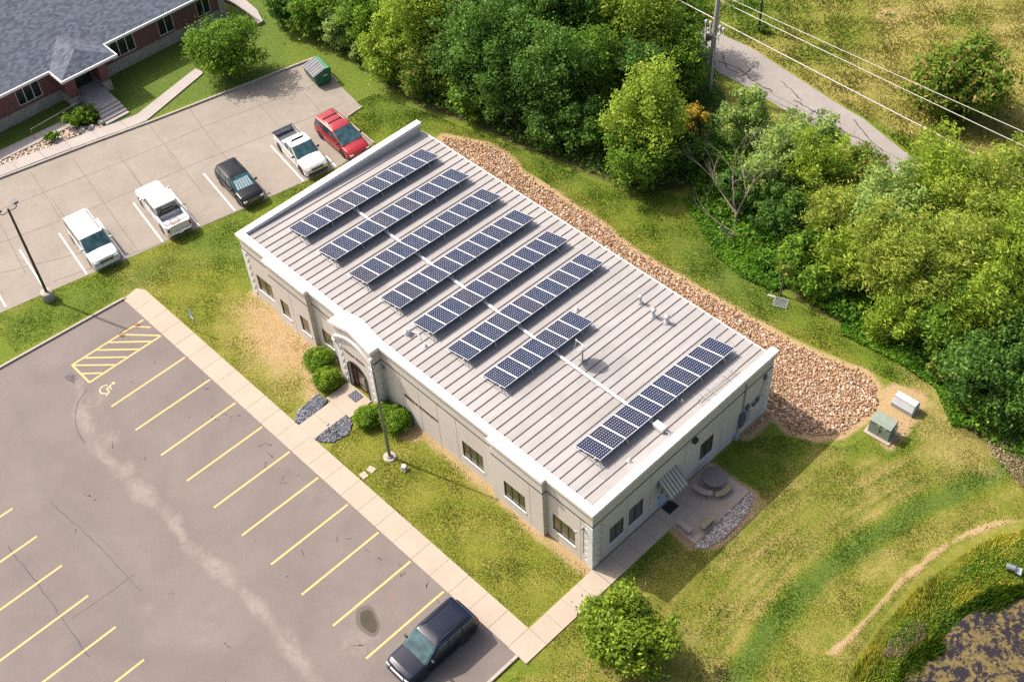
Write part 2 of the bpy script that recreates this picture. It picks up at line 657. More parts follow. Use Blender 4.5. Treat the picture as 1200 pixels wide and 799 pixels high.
POND = P2([(1058, 815), (1064, 790), (1074, 772), (1096, 762), (1112, 742), (1130, 726), (1160, 712), (1200, 706), (1260, 700), (1360, 760), (1330, 900), (1150, 920), (1070, 860)], -.65)
PBANK = P2([(985, 830), (1000, 770), (1030, 725), (1070, 688), (1120, 648), (1165, 628), (1300, 590), (1500, 700), (1400, 1000), (1000, 1000)])
TRAIL = P2([(1230, 607), (1192, 609), (1165, 613), (1145, 622), (1125, 630), (1100, 645), (1080, 662), (1055, 683), (1040, 698), (1020, 720), (1005, 736), (990, 751), (975, 765)])

# ------------------------------------------------------------------ ground sheet
def axis(lo, hi, step, far):
    a = np.arange(lo, hi + step / 2, step)
    ext = []
    d = step
    x = hi
    while x < far:
        d *= 1.35
        x += d
        ext.append(x)
    lo_ = []
    d = step
    x = lo
    while x > -far:
        d *= 1.35
        x -= d
        lo_.append(x)
    return np.array(lo_[::-1] + list(a) + ext)


gx = axis(-36, 56, .24, 3000)
gy = axis(-34, 66, .24, 3000)
GX, GY = np.meshgrid(gx, gy)


def ground_h(X, Y):
    b = seg_dist(X, Y, POND, True)
    s = np.where(in_poly(X, Y, POND), -b, b)
    h = -1.15 * (1 - sstep(s, -1.2, 3.4))
    return h


GZ = ground_h(GX, GY) - .002
ny, nx = GX.shape
V = np.stack([GX.ravel(), GY.ravel(), GZ.ravel()], 1)
ii = (np.arange(ny - 1)[:, None] * nx + np.arange(nx - 1)[None]).ravel()
F = np.stack([ii, ii + 1, ii + nx + 1, ii + nx], 1)
X, Y = GX.ravel(), GY.ravel()
bld = poly_mask(X, Y, [(-.2, -.2), (31.2, -.2), (31.2, 15.6), (-.2, 15.6)], .05)
# front lawn strip
front = poly_mask(X, Y, [(-9, -6.4), (40, -6.4), (40, 0), (31, 0), (-9, 0)], .8)
dry = np.zeros(X.shape)
mid = np.full(X.shape, .30)
lush = np.zeros(X.shape)
dirt = np.zeros(X.shape)
flr = np.zeros(X.shape)
mid = np.maximum(mid, front * .62)
dry = np.maximum(dry, front * .10)
dirt = np.maximum(dirt, poly_mask(X, Y, P2([(290, 352), (315, 345), (366, 395), (362, 440), (322, 440), (284, 392)]), 1.0) * .60)
dry = np.maximum(dry, poly_mask(X, Y, P2([(262, 350), (300, 345), (365, 405), (365, 475), (320, 470), (255, 400)]), 1.5) * .52)
dirt = np.maximum(dirt, (1 - sstep(seg_dist(X, Y, [(0, 0), (3.2, -.3), (7.2, -.3), (10.3, -.1)]), .10, .75)) * .62)
dirt = np.maximum(dirt, (1 - sstep(seg_dist(X, Y, [(14, -.1), (23.5, -.1), (27.5, -.35), (31, -.1)]), .10, .85)) * .62)
dirt = np.maximum(dirt, (1 - sstep(seg_dist(X, Y, [(14.2, -1.0), (16.8, -.6)]), .3, 1.0)) * .65)
dirt = np.maximum(dirt, (1 - sstep(seg_dist(X, Y, [(8.2, -1.7), (10.0, -3.0)]), .2, .7)) * .6)
lush = np.maximum(lush, poly_mask(X, Y, P2([(345, 470), (312, 425), (340, 485), (365, 505)]), .8) * .3)
# green between lots
lush = np.maximum(lush, poly_mask(X, Y, P2([(0, 372), (180, 300), (250, 262), (300, 240), (300, 300), (170, 335), (0, 425)]), 1.0) * .40)
# lawns around the brick building
lush = np.maximum(lush, poly_mask(X, Y, P2([(-60, 180), (230, 55), (270, 0), (300, -40), (420, 60), (560, 140), (440, 150), (360, 70), (180, 140), (0, 200)]), 1.0) * .42)
lush = np.maximum(lush, poly_mask(X, Y, [(-29, -6), (-23, 1), (-21, 8), (-18.5, 17), (-26, 22), (-29, 22)], .5) * .95)
# back lawn between rock and wood
back = poly_mask(X, Y, P2([(430, 100), (600, 170), (780, 230), (900, 330), (1090, 430), (1100, 470), (1030, 440), (880, 370), (700, 255), (600, 180), (500, 150)]), 1.0)
mid = np.where(back > .3, .30, mid)
lush = np.maximum(lush, back * (.30 + .2 * np.sin(X * .35)))
mid = np.maximum(mid, (1 - sstep(seg_dist(X, Y, P2([(520, 150), (640, 200), (760, 290), (900, 372), (1000, 425)])), .2, 1.1)) * .6)
# field beyond the road
fld = sstep(Y, 42.0, 43.5) * (X > -40)
mid = np.maximum(mid, fld * (.50 + .2 * sstep(X, 5, 16)))
dry = np.maximum(dry, fld * (.20 + .20 * sstep(X, 8, 16)))
for (px, py, r_, k) in ((1100, 20, 4, .65), (1050, 15, 2.5, .6), (990, 60, 3.5, .5), (1175, 40, 4, .5), (930, 55, 3, .5), (1010, 95, 3, .45), (880, 60, 1.6, .7), (850, 8, 2, .1)):
    cx, cy = at(px, py)
    dry = np.maximum(dry, np.exp(-((X - cx) ** 2 + (Y - cy) ** 2) / r_ ** 2) * k)
for (px, py, r_, k) in ((895, 25, 2.2, .5), (870, 5, 3, .6), (960, 60, 2.4, .35), (1125, 25, 1.8, .4), (1045, 18, .45, .9), (860, 100, 1.5, .2), (1000, 40, 2, .3)):
    cx, cy = at(px, py)
    lush = np.maximum(lush, np.exp(-((X - cx) ** 2 + (Y - cy) ** 2) / r_ ** 2) * k)
    dry = dry * (1 - .8 * np.exp(-((X - cx) ** 2 + (Y - cy) ** 2) / r_ ** 2))
cx, cy = at(1043, 20)
rr = np.hypot(X - cx, Y - cy)
dirt = np.maximum(dirt, np.exp(-((rr - .8) / .3) ** 2) * .6)
strip_ = poly_mask(X, Y, P2([(838, 88), (960, 150), (1060, 195), (1000, 190), (900, 140), (845, 130)]), 1.0)
mid = np.maximum(mid, strip_ * .7)
dry = np.maximum(dry, strip_ * .25)
# right lower lawn: mowing bands that sweep round towards the pond
RL = poly_mask(X, Y, [(32.3, -20), (33, 5), (34.5, 12), (34.5, 15.5), (38, 17), (42, 25), (50, 25), (60, 0), (60, -30)], .8)
tr_ = seg_dist(X, Y, TRAIL)
nzx = np.sin(X * 1.3 + Y * .9) * .25 + np.sin(X * .6 - Y * 1.7) * .3
LB = P2([(835, 850), (868, 790), (900, 742), (935, 698), (975, 662), (1025, 628), (1075, 598), (1125, 574), (1170, 552), (1230, 520)])
d_lb = seg_dist(X, Y, LB)
# which side of the green band: building side positive
side = np.where(seg_dist(X, Y, [(33, 0), (33, 14)]) < seg_dist(X, Y, [(46, -2), (46, 14)]), 1.0, -1.0)
side = np.where(in_poly(X, Y, LB + P2([(1230, 300), (700, 300), (600, 850)])), 1.0, -1.0)
band = d_lb * side + nzx * .12
mid = np.maximum(mid, RL * .62)
dry = np.maximum(dry, RL * .20)


def bandf(c, w):
    return np.exp(-np.abs((band - c) / w) ** 2.6)


lush = np.maximum(lush, RL * bandf(0, .72) * .66)
dry = dry * (1 - RL * bandf(0, .85) * .9)
mid = mid * (1 - RL * bandf(0, .8) * .6)
for c, w, k in ((6.1, .12, .4), (6.9, .3, .42), (8.0, .15, .4), (9.1, .3, .4), (1.15, .28, .52), (1.9, .16, .55), (2.35, .12, .5), (3.1, .35, .5), (4.1, .2, .45), (5.2, .5, .42), (-1.5, .5, .34)):
    dry = np.maximum(dry, RL * bandf(c, w) * k * (.8 + .3 * np.sin(X * .8 + Y * .5)))
for c, w, k in ((5.7, .14, .35), (7.4, .18, .38), (8.5, .14, .34), (1.6, .14, .42), (2.12, .08, .36), (2.65, .14, .42), (3.7, .16, .38), (4.6, .2, .3)):
    lush = np.maximum(lush, RL * bandf(c, w) * k)
tw = .05 + .05 * np.sin(X * 5) * np.sin(Y * 4)
dirt = np.maximum(dirt, (1 - sstep(tr_ + nzx * .10, tw, tw + .16)) * (.62 + .3 * sstep(Y, -1, 5)))
dry = np.maximum(dry, poly_mask(X, Y, P2([(1060, 430), (1140, 470), (1170, 560), (1080, 540), (1070, 480)]), 1.0) * .52)
dirt = np.maximum(dirt, poly_mask(X, Y, P2([(1020, 500), (1025, 462), (1048, 448), (1085, 462), (1080, 490), (1050, 525), (1040, 530)]), .4) * .85)
rk_ = seg_dist(X, Y, ROCK, True) * np.where(in_poly(X, Y, ROCK), 1, -1)
dirt = np.maximum(dirt, sstep(rk_, -.75, -.15) * .85)
dry = np.maximum(dry, poly_mask(X, Y, P2([(700, 700), (745, 690), (830, 760), (860, 799), (800, 830), (700, 780)]), 1.2) * .35)
# ring round patio
dirt = np.maximum(dirt, poly_mask(X, Y, [(31, 4.9), (34, 4.6), (35.2, 6), (35.2, 9), (34.4, 10.3), (31, 10.2)], .25) * .75)
# beds by entrance
bank = poly_mask(X, Y, PBANK, .6)
mid = np.maximum(mid, bank * .6)
dry = np.maximum(dry, bank * (.2 + .3 * np.sin(X * 2.1) * np.sin(Y * 1.7)))
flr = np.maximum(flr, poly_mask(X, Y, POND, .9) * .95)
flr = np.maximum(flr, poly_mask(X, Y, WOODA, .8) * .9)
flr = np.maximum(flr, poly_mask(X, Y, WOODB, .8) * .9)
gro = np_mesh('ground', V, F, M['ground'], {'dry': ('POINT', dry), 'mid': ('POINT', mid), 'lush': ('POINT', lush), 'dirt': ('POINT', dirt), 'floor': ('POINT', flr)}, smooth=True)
struct(gro)

# ------------------------------------------------------------------ car park (asphalt)
ax_ = np.arange(-9.5, 32.01, .15)
ay_ = np.arange(-34, -6.49, .15)
ax_ = np.append(ax_, 31.98)
ay_ = np.append(ay_, -6.5)
ax_.sort()
ay_.sort()
AX, AY = np.meshgrid(ax_, ay_)
# shear left border to the true kerb line
left = -5.93 + (AY + 6.5) * .0703
fr = (AX + 9.5) / (31.98 + 9.5)
AX2 = left + (31.62 + (AY + 6.5) * -.0 - left) * fr
an, am_ = AX2.shape
V = np.stack([AX2.ravel(), AY.ravel(), np.full(AX2.size, .02)], 1)
ii = (np.arange(an - 1)[:, None] * am_ + np.arange(am_ - 1)[None]).ravel()
F = np.stack([ii, ii + 1, ii + am_ + 1, ii + am_], 1)
X, Y = V[:, 0], V[:, 1]
dl = P2([(95, 448), (92, 478), (106, 508), (112, 525), (135, 548), (150, 562), (190, 597), (212, 625), (218, 640), (258, 668), (292, 700), (330, 745), (370, 800), (420, 860)])
w = .25 + .2 * np.sin(X * .9) + .2 * np.sin(X * 2.3 + 1)
dust = (1 - sstep(seg_dist(X, Y, dl), 0, w + .75)) * (.78 + .2 * np.sin(X * 1.7))
for (px, py, r_, k) in ((112, 470, 1.3, .6), (148, 552, .8, 1.0), (205, 612, .7, .9), (128, 515, 1.0, .7), (420, 750, 1.6, .6), (30, 465, 2.5, .35), (190, 680, .9, .4), (165, 715, 1.6, .45), (250, 745, 2.5, .4), (60, 445, 1.6, .3), (155, 465, .5, .6)):
    cx, cy = at(px, py)
    dust = np.maximum(dust, np.exp(-((X - cx) ** 2 + (Y - cy) ** 2) / r_ ** 2) * k)
seal = np.zeros(X.shape)
for k_ in range(10):
    cx = -1.3 + 2.74 * k_ + 1.4 + random.uniform(-.4, .4)
    seal = np.maximum(seal, np.exp(-((X - cx) / .45) ** 2 - ((Y + 7.6) / .5) ** 2) * random.uniform(.5, 1))
for l_ in ([(20, 470), (60, 600), (130, 680), (180, 799)], [(0, 640), (50, 700), (90, 760)], [(80, 590), (120, 630), (170, 700)]):
    seal = np.maximum(seal, (1 - sstep(seg_dist(X, Y, P2(l_)), .1, .7)) * .45)
asp = np_mesh('asphalt_car_park', V, F, M['asphalt'], {'dust': ('POINT', dust), 'seal': ('POINT', seal)})
struct(asp)
# skirt under the asphalt edge
b = MB()
b.prism([(-7.85, -34), (31.6, -34), (31.6, -6.52), (-5.93, -6.52)], -.3, .012)
struct(b.build('car_park_base', M['kerb']))


def strip(b, p, q, w, z, mi=0):
    p, q = Vector((p[0], p[1])), Vector((q[0], q[1]))
    d = (q - p).normalized()
    n = Vector((-d.y, d.x)) * w / 2
    b.add([(p.x - n.x, p.y - n.y, z), (q.x - n.x, q.y - n.y, z), (q.x + n.x, q.y + n.y, z), (p.x + n.x, p.y + n.y, z)], [(0, 1, 2, 3)], mi)


b = MB()
for i in range(10):
    x = 1.4135 + 2.74 * i
    strip(b, (x, -6.6), (x + random.uniform(-.02, .02), -12.15), .125, .0245)
for i in range(7):
    x = 1.05 + 2.77 * i - .05
    strip(b, (x, -20.42), (x, -26.1), .125, .0245)
HP = [(-3.40, -6.62), (-3.42, -12.09), (-1.30, -12.09), (-1.32, -6.62)]
strip(b, HP[0], HP[1], .125, .0245)
strip(b, (HP[1][0] + .055, -12.05), (HP[2][0] - .055, -12.05), .125, .0245)
strip(b, HP[2], HP[3], .125, .0245)
for p, q in (((-3.34, -7.40), (-2.47, -6.66)), ((-3.34, -8.38), (-1.40, -6.66)), ((-3.34, -9.30), (-1.38, -7.36)), ((-3.34, -10.22), (-1.38, -8.28)),
             ((-3.34, -11.14), (-1.38, -9.2)), ((-3.34, -12.0), (-1.38, -10.12)), ((-2.3, -11.98), (-1.38, -11.06))):
    strip(b, p, q, .12, .0285)
struct(b.build('yellow_parking_lines', M['yellow']))
# wheelchair symbol painted at the mouth of its bay
b = MB()
sx, sy = .03, -11.55


def arc(b, cx, cy, r, a0, a1, w, z, n=16):
    for i in range(n):
        t0, t1 = a0 + (a1 - a0) * i / n, a0 + (a1 - a0) * (i + 1) / n
        b.add([(cx + (r - w / 2) * math.cos(t0), cy + (r - w / 2) * math.sin(t0), z), (cx + (r + w / 2) * math.cos(t0), cy + (r + w / 2) * math.sin(t0), z),
               (cx + (r + w / 2) * math.cos(t1), cy + (r + w / 2) * math.sin(t1), z), (cx + (r - w / 2) * math.cos(t1), cy + (r - w / 2) * math.sin(t1), z)], [(0, 1, 2, 3)])


arc(b, sx - .08, sy - .12, .34, R(120), R(345), .11, .0285)
strip(b, (sx - .14, sy + .38), (sx - .05, sy - .05), .12, .0275)
strip(b, (sx - .05, sy - .02), (sx + .30, sy - .05), .11, .0265)
strip(b, (sx + .27, sy - .02), (sx + .42, sy - .38), .11, .0275)
strip(b, (sx - .1, sy + .2), (sx + .2, sy + .17), .09, .0255)
arc(b, sx - .15, sy + .52, .06, 0, 2 * math.pi, .12, .0285, 10)
struct(b.build('wheelchair_symbol', M['yellow_faded']))
# cracks, sealed seams and stains in the asphalt
b = MB()


def crack(b, pts, w, z, jit=.05, step=.4):
    P = [Vector(p) for p in pts]
    out = [P[0]]
    for i in range(len(P) - 1):
        n = max(1, int((P[i + 1] - P[i]).length / step))
        for k in range(1, n + 1):
            q = P[i].lerp(P[i + 1], k / n)
            if k < n:
                q = q + Vector((random.uniform(-jit, jit), random.uniform(-jit, jit)))
            out.append(q)
    for i in range(len(out) - 1):
        strip(b, out[i], out[i + 1], w * random.uniform(.6, 1.2), z)


crack(b, P2([(103, 455), (92, 470), (88, 492), (92, 508), (100, 520)]), .05, .0235)
crack(b, P2([(158, 673), (120, 700), (84, 725)]), .035, .0225)
crack(b, P2([(60, 590), (90, 615), (140, 665), (165, 692)]), .04, .0232)
crack(b, P2([(10, 640), (35, 672), (60, 705), (85, 742), (105, 770)]), .05, .0228)
for _ in range(44):
    x = random.uniform(0, 28)
    y = random.uniform(-8.6, -6.9) if random.random() < .7 else random.uniform(-20, -9)
    crack(b, [(x, y), (x + random.uniform(-.25, .25), y + random.uniform(-.2, .2)), (x + random.uniform(-.4, .4), y + random.uniform(-.3, .3))], .05, .0222, .04, .12)
cx, cy = at(85, 444)
for _ in range(16):
    strip(b, (cx + random.uniform(-.5, .5), cy + random.uniform(-.3, .3)), (cx + random.uniform(-.5, .5), cy + random.uniform(-.3, .3)), .05, .0226 + _ * .0001)
struct(b.build('asphalt_cracks', M['crack']))


def blob(cx, cy, rx, ry, z, n=26, amp=.15, rot=0.0, seed=1):
    rg = random.Random(seed)
    ph = [rg.uniform(0, 6.28) for _ in range(4)]
    out = []
    for i in range(n):
        t = 2 * math.pi * i / n
        k = 1 + amp * (math.sin(2 * t + ph[0]) * .5 + math.sin(3 * t + ph[1]) * .4 + math.sin(5 * t + ph[2]) * .25)
        x, y = rx * k * math.cos(t), ry * k * math.sin(t)
        out.append((cx + x * math.cos(rot) - y * math.sin(rot), cy + x * math.sin(rot) + y * math.cos(rot), z))
    return out


cx, cy = at(431, 727)
mt, N, L, P_ = nt('damp_rim')
P_.inputs['Base Color'].default_value = (.095, .075, .065, 1)
P_.inputs['Roughness'].default_value = .8
pl = blob(cx, cy, .95, .62, .0235, seed=4, rot=R(-20), amp=.12)
b = MB().add(pl, [tuple(range(len(pl)))])
struct(b.build('puddle_rim', mt))
mt, N, L, P_ = nt('puddle_water')
L.new(mixc(N, L, ramp(N, L, noise(N, L, 1.5, 4), .4, .7), (.060, .048, .030), (.038, .034, .028)), P_.inputs['Base Color'])
P_.inputs['Roughness'].default_value = .25
P_.inputs['Specular IOR Level'].default_value = .25
pl = blob(cx + .05, cy + .02, .7, .43, .027, seed=4, rot=R(-20), amp=.14)
b = MB().add(pl, [tuple(range(len(pl)))])
struct(b.build('puddle', mt))
cx, cy = at(460, 698)
pl = blob(cx, cy, .5, .3, .0233, seed=8, rot=R(-30))
b = MB().add(pl, [tuple(range(len(pl)))])
struct(b.build('asphalt_patch', slabmat('tan_patch', (.19, .145, .12), (.215, .165, .14))))

# kerbs of the asphalt lot
b = MB()
kl = [(-5.93 + (y + 6.5) * .0703, y) for y in np.arange(-34, -6.4, 1.53)]
for i in range(len(kl) - 1):
    (x0, y0), (x1, y1) = kl[i], kl[i + 1]
    y1 -= .012
    b.prism([(x0 - .17, y0), (x0, y0), (x1, y1), (x1 - .17, y1)], -.3, .14)
b.prism([(-6.1, -6.46), (-5.93, -6.52), (-5.9, -6.50), (-5.86, -6.3)], -.3, .135)
for y in np.arange(-34, -6.6, 1.5):
    b.box(31.62, 31.80, y, min(y + 1.49, -6.52), -.3, .14)
struct(b.build('kerb', M['kerb'], bevel=.02))

# sidewalks
b = MB()
yb, yt = -6.5, -4.98
x = -6.0
b.prism([(-6.0, -6.5), (-4.55, -6.5), (-4.55, yt), (-5.65, yt), (-6.2, yt - .36)], -.2, .07)
x = -4.54
while x < 30.9:
    x1 = min(x + 1.545, 31.0)
    b.box(x, x1 - .012, yb, yt, -.2, .07 + random.uniform(-.004, .004))
    x = x1
b.box(31.0, 32.35, -6.52, -4.99, -.2, .072)
y = -4.97
while y < .0:
    y1 = min(y + 1.24, .02)
    b.box(31.0, 32.35, y, y1 - .012, -.2, .068 + random.uniform(-.003, .003))
    y = y1
for y in (0.03, 1.3, 2.57, 3.84):
    b.box(31.03, 32.35, y, y + 1.255, -.2, .072)
struct(b.build('sidewalk', M['walk'], bevel=.008))
b = MB()
b.box(-5.9, 31.0, -6.45, -5.03, -.25, .035)
b.box(31.05, 32.3, -6.3, 5.0, -.25, .035)
struct(b.build('sidewalk_bed', M['ljoint']))
# entrance walk
b = MB()
b.box(11.2, 12.70, -4.975, -3.76, -.1, .07)
b.box(11.2, 12.70, -3.745, -2.46, -.1, .074)
b.prism([(10.75, -2.45), (13.05, -2.45), (13.05, -.66), (10.75, -.66)], -.1, .075)
struct(b.build('entrance_walk', M['walk'], bevel=.008))
# patio
b = MB()
for i in range(2):
    for j in range(3):
        xx = 31.03 + i * 1.48
        b.box(xx, xx + 1.472, 5.10 + j * 1.63, 5.10 + j * 1.63 + 1.622, -.1, .09)
struct(b.build('patio', M['patio'], bevel=.01))

# ------------------------------------------------------------------ concrete lot
near = [(-12.9, -21.0), (-11.04, -13.0), (-10.77, -9.6), (-9.84, -6.93), (-9.22, -4.21), (-8.68, -1.47), (-8.1, 1.23), (-7.55, 3.95), (-7.0, 6.65), (-6.4, 9.31), (-5.94, 11.98), (-5.6, 14.6)]
near = [(-12.35, -19.5), (-11.10, -13.0), (-10.45, -9.75), (-9.84, -6.93), (-9.22, -4.21), (-8.66, -1.47), (-8.1, 1.23), (-7.53, 3.95), (-6.96, 6.65), (-6.4, 9.33), (-5.92, 12.0), (-5.72, 14.9)]
far_ = [(-17.79, 19.32), (-19.3, 12.5), (-20.77, 5.76), (-22.1, 0.5), (-23.6, -6.0), (-24.9, -12.5), (-26.3, -19.5)]
lotp = near + [(-6.1, 15.6), (-9.3, 15.9), (-9.95, 16.4), (-10.04, 17.9), (-13.9, 18.6)] + far_
b = MB().prism(lotp, -.2, .02)
struct(b.build('concrete_car_park', M['concrete']))
b = MB()
for l_ in ([(0, 246), (147, 188), (240, 148), (390, 92)], [(0, 285), (72, 258), (122, 238), (240, 187), (330, 152), (405, 120)], [(0, 320), (122, 290)],
           [(85, 185), (122, 238), (143, 268), (165, 298)], [(36, 202), (71, 256)], [(140, 183), (170, 225), (200, 252)], [(197, 180), (213, 200)],
           [(175, 147), (240, 230)], [(222, 128), (252, 170), (310, 238)], [(280, 95), (330, 152), (345, 185)], [(0, 262), (30, 320)],
           [(330, 80), (375, 130)], [(147, 188), (180, 240)], [(60, 232), (85, 268)], [(62, 330), (180, 288), (300, 240)]):
    p = P2(l_, .02)
    for i in range(len(p) - 1):
        strip(b, p[i], p[i + 1], .045, .0242 + .0002 * (len(b.f) % 9))
struct(b.build('concrete_joints', M['ljoint']))
b = MB()
for i in range(1, 11):
    nx_, ny_ = near[i]
    if i == 8:
        continue
    L_ = 5.15 if i not in (1, 10) else (1.5 if i == 10 else 5.1)
    if i == 1:
        nx_, ny_ = -11.2, -12.4
    strip(b, (nx_ - .12, ny_ + .02), (nx_ - .12 - L_ * .985, ny_ + .02 + L_ * .165), .115, .0275)
struct(b.build('white_parking_lines', M['whiteline']))
# kerb at the far side and the walk behind it
b = MB()
fk = far_[::-1]
for i in range(len(fk) - 1):
    (x0, y0), (x1, y1) = fk[i], fk[i + 1]
    b.prism([(x0 - .16, y0), (x0 + .02, y0), (x1 + .02, y1 - .02), (x1 - .16, y1 - .02)], -.2, .16)
(x0, y0), (x1, y1) = (-17.79, 19.45), (-10.1, 18.05)
b.prism([(-17.95, 19.32), (-17.95, 19.50), (-13.9, 18.76), (-13.9, 18.6)], -.2, .12)
b.prism([(-9.25, 15.92), (-9.22, 16.05), (-5.9, 15.72), (-5.95, 15.6)], -.2, .12)
b.prism([(-10.0, 16.45), (-9.88, 16.45), (-9.98, 17.95), (-10.1, 17.95)], -.2, .1)
struct(b.build('kerb', M['kerb'], bevel=.02))
b = MB()
wl = [(-24.4, -9.5), (-23.75, -6.6), (-23.3, -4.5), (-22.85, -2.4), (-22.35, -.4), (-21.85, 1.7), (-21.25, 3.9), (-20.95, 5.5)]
for i in range(len(wl) - 1):
    (x0, y0), (x1, y1) = wl[i], wl[i + 1]
    x0 += .12
    x1 += .12
    w_ = 1.55
    b.prism([(x0 - w_, y0 + .1), (x0 - .36, y0 + .01), (x1 - .36, y1 - .01), (x1 - w_, y1 + .08)], -.2, .12)
b.prism([(-22.45, 5.35), (-21.25, 5.55), (-23.0, 12.1), (-24.0, 12.0)], -.2, .10)
b.prism([(-25.7, -9.3), (-26.9, -9), (-26.3, -1.6), (-25.9, 2.8), (-24.9, 2.8), (-25.2, -2.0)], -.2, .14)
b.prism(P2([(262, -8), (272, -8), (288, 3), (302, 15), (309, 28), (303, 31), (292, 19), (276, 8), (262, 2)]), -.2, .3)
struct(b.build('footpath', M['greywalk'], bevel=.01))


# ------------------------------------------------------------------ walls with openings
def wall(b, p0, p1, z0, z1, holes, depth=.12, mi=0, mir=None):
    """front sheet from p0 to p1 (outward = right-hand side) with openings (s0,s1,z0,z1) and their reveals"""
    p0, p1 = Vector(p0), Vector(p1)
    L_ = (p1 - p0).length
    d = (p1 - p0) / L_
    n = Vector((d.y, -d.x))
    ss = sorted({0, L_} | {h[0] for h in holes} | {h[1] for h in holes})
    zs = sorted({z0, z1} | {h[2] for h in holes} | {h[3] for h in holes})

    def P(s_, z, dep=0):
        q = p0 + d * s_ - n * dep
        return (q.x, q.y, z)
    for i in range(len(ss) - 1):
        for j in range(len(zs) - 1):
            sm_, zm = (ss[i] + ss[i + 1]) / 2, (zs[j] + zs[j + 1]) / 2
            if any(h[0] < sm_ < h[1] and h[2] < zm < h[3] for h in holes):
                continue
            b.add([P(ss[i], zs[j]), P(ss[i + 1], zs[j]), P(ss[i + 1], zs[j + 1]), P(ss[i], zs[j + 1])], [(0, 1, 2, 3)], mi)
    for (a, c, e, f) in holes:
        q = [P(a, e), P(c, e), P(c, f), P(a, f)]
        r = [P(a, e, depth), P(c, e, depth), P(c, f, depth), P(a, f, depth)]
        for k in range(4):
            k2 = (k + 1) % 4
            b.add([q[k], r[k], r[k2], q[k2]], [(0, 1, 2, 3)], mi)


def window(parent, p0, p1, s0, s1, z0, z1, panes, depth=.1, glass='blind', frame='frame_dark', sill=True, fw=.05):
    p0, p1 = Vector(p0), Vector(p1)
    d = (p1 - p0).normalized()
    n = Vector((d.y, -d.x))

    def bx(b, a, c, e, f, o0, o1, mi=0):
        vs = []
        for z in (e, f):
            for (s_, o) in ((a, o0), (c, o0), (c, o1), (a, o1)):
                q = p0 + d * s_ + n * o
                vs.append((q.x, q.y, z))
        b.add(vs, [(3, 2, 1, 0), (4, 5, 6, 7), (0, 1, 5, 4), (1, 2, 6, 5), (2, 3, 7, 6), (3, 0, 4, 7)], mi)
    b = MB()
    bx(b, s0 + .005, s1 - .005, z0 + .005, z0 + fw, -depth, -.035)
    bx(b, s0 + .005, s1 - .005, z1 - fw, z1 - .005, -depth, -.035)
    bx(b, s0 + .005, s0 + fw, z0 + fw, z1 - fw, -depth, -.035)
    bx(b, s1 - fw, s1 - .005, z0 + fw, z1 - fw, -depth, -.035)
    for i in range(1, panes):
        m_ = s0 + (s1 - s0) * i / panes
        bx(b, m_ - fw / 2, m_ + fw / 2, z0 + fw, z1 - fw, -depth, -.04)
    w_ = b.build('window', M[frame], parent)
    for i in range(panes):
        a = s0 + (s1 - s0) * i / panes + (fw if i == 0 else fw / 2)
        c = s0 + (s1 - s0) * (i + 1) / panes - (fw if i == panes - 1 else fw / 2)
        g = MB()
        bx(g, a, c, z0 + fw, z1 - fw, -depth + .012, -.065)
        g.build('pane', M[glass], w_)
    if sill:
        g = MB()
        bx(g, s0 - .05, s1 + .05, z0 - .09, z0 - .003, -.02, .04)
        g.build('sill', M['quoin'], w_)
    return w_


# ------------------------------------------------------------------ main building
LX, WY, HH = 30.96, 15.38, 5.45
B = thing('office_building', 'long low pale stucco office building with arched entrance and solar panels on its roof', 'building')


def rz_(y):
    return 5.22 - .04 * y


PL = [((0, 0), (3.2, 0)), ((3.2, 0), (3.2, -.3)), ((3.2, -.3), (7.2, -.3)), ((7.2, -.3), (7.2, 0)), ((7.2, 0), (10.3, 0)), ((10.3, 0), (10.3, -.65)),
      ((10.3, -.65), (13.9, -.65)), ((13.9, -.65), (13.9, 0)), ((13.9, 0), (23.55, 0)), ((23.55, 0), (23.55, -.3)), ((23.55, -.3), (27.55, -.3)),
      ((27.55, -.3), (27.55, 0)), ((27.55, 0), (LX, 0)), ((LX, 0), (LX, WY)), ((LX, WY), (0, WY)), ((0, WY), (0, 0))]
WIN = {0: [(.98, 2.72, 1.0, 2.45, 2)], 2: [(.72, 1.6, 1.0, 2.45, 1), (2.75, 3.65, 1.0, 2.45, 1)], 4: [(.58, 1.58, 1.0, 2.3, 1)],
       8: [(6.82, 8.56, .93, 2.43, 3)], 10: [(.92, 2.6, .93, 2.43, 3)], 12: [(.45, 2.13, .93, 2.45, 3)],
       13: [(1.38, 2.52, .98, 2.5, 2), (2.93, 4.12, .98, 2.6, 2), (9.0, 10.16, 1.05, 2.65, 2)]}
wb = MB()
topz = HH - .2
for i, (p, q) in enumerate(PL):
    holes = [(w_[0], w_[1], w_[2], w_[3]) for w_ in WIN.get(i, [])]
    if i == 13:
        holes.append((5.35, 6.35, .075, 2.2))
    if i == 6:
        continue
    if i == 14:
        wall(wb, p, q, -.2, rz_(WY) - .03, [])
        continue
    wall(wb, p, q, -.2, topz, holes)
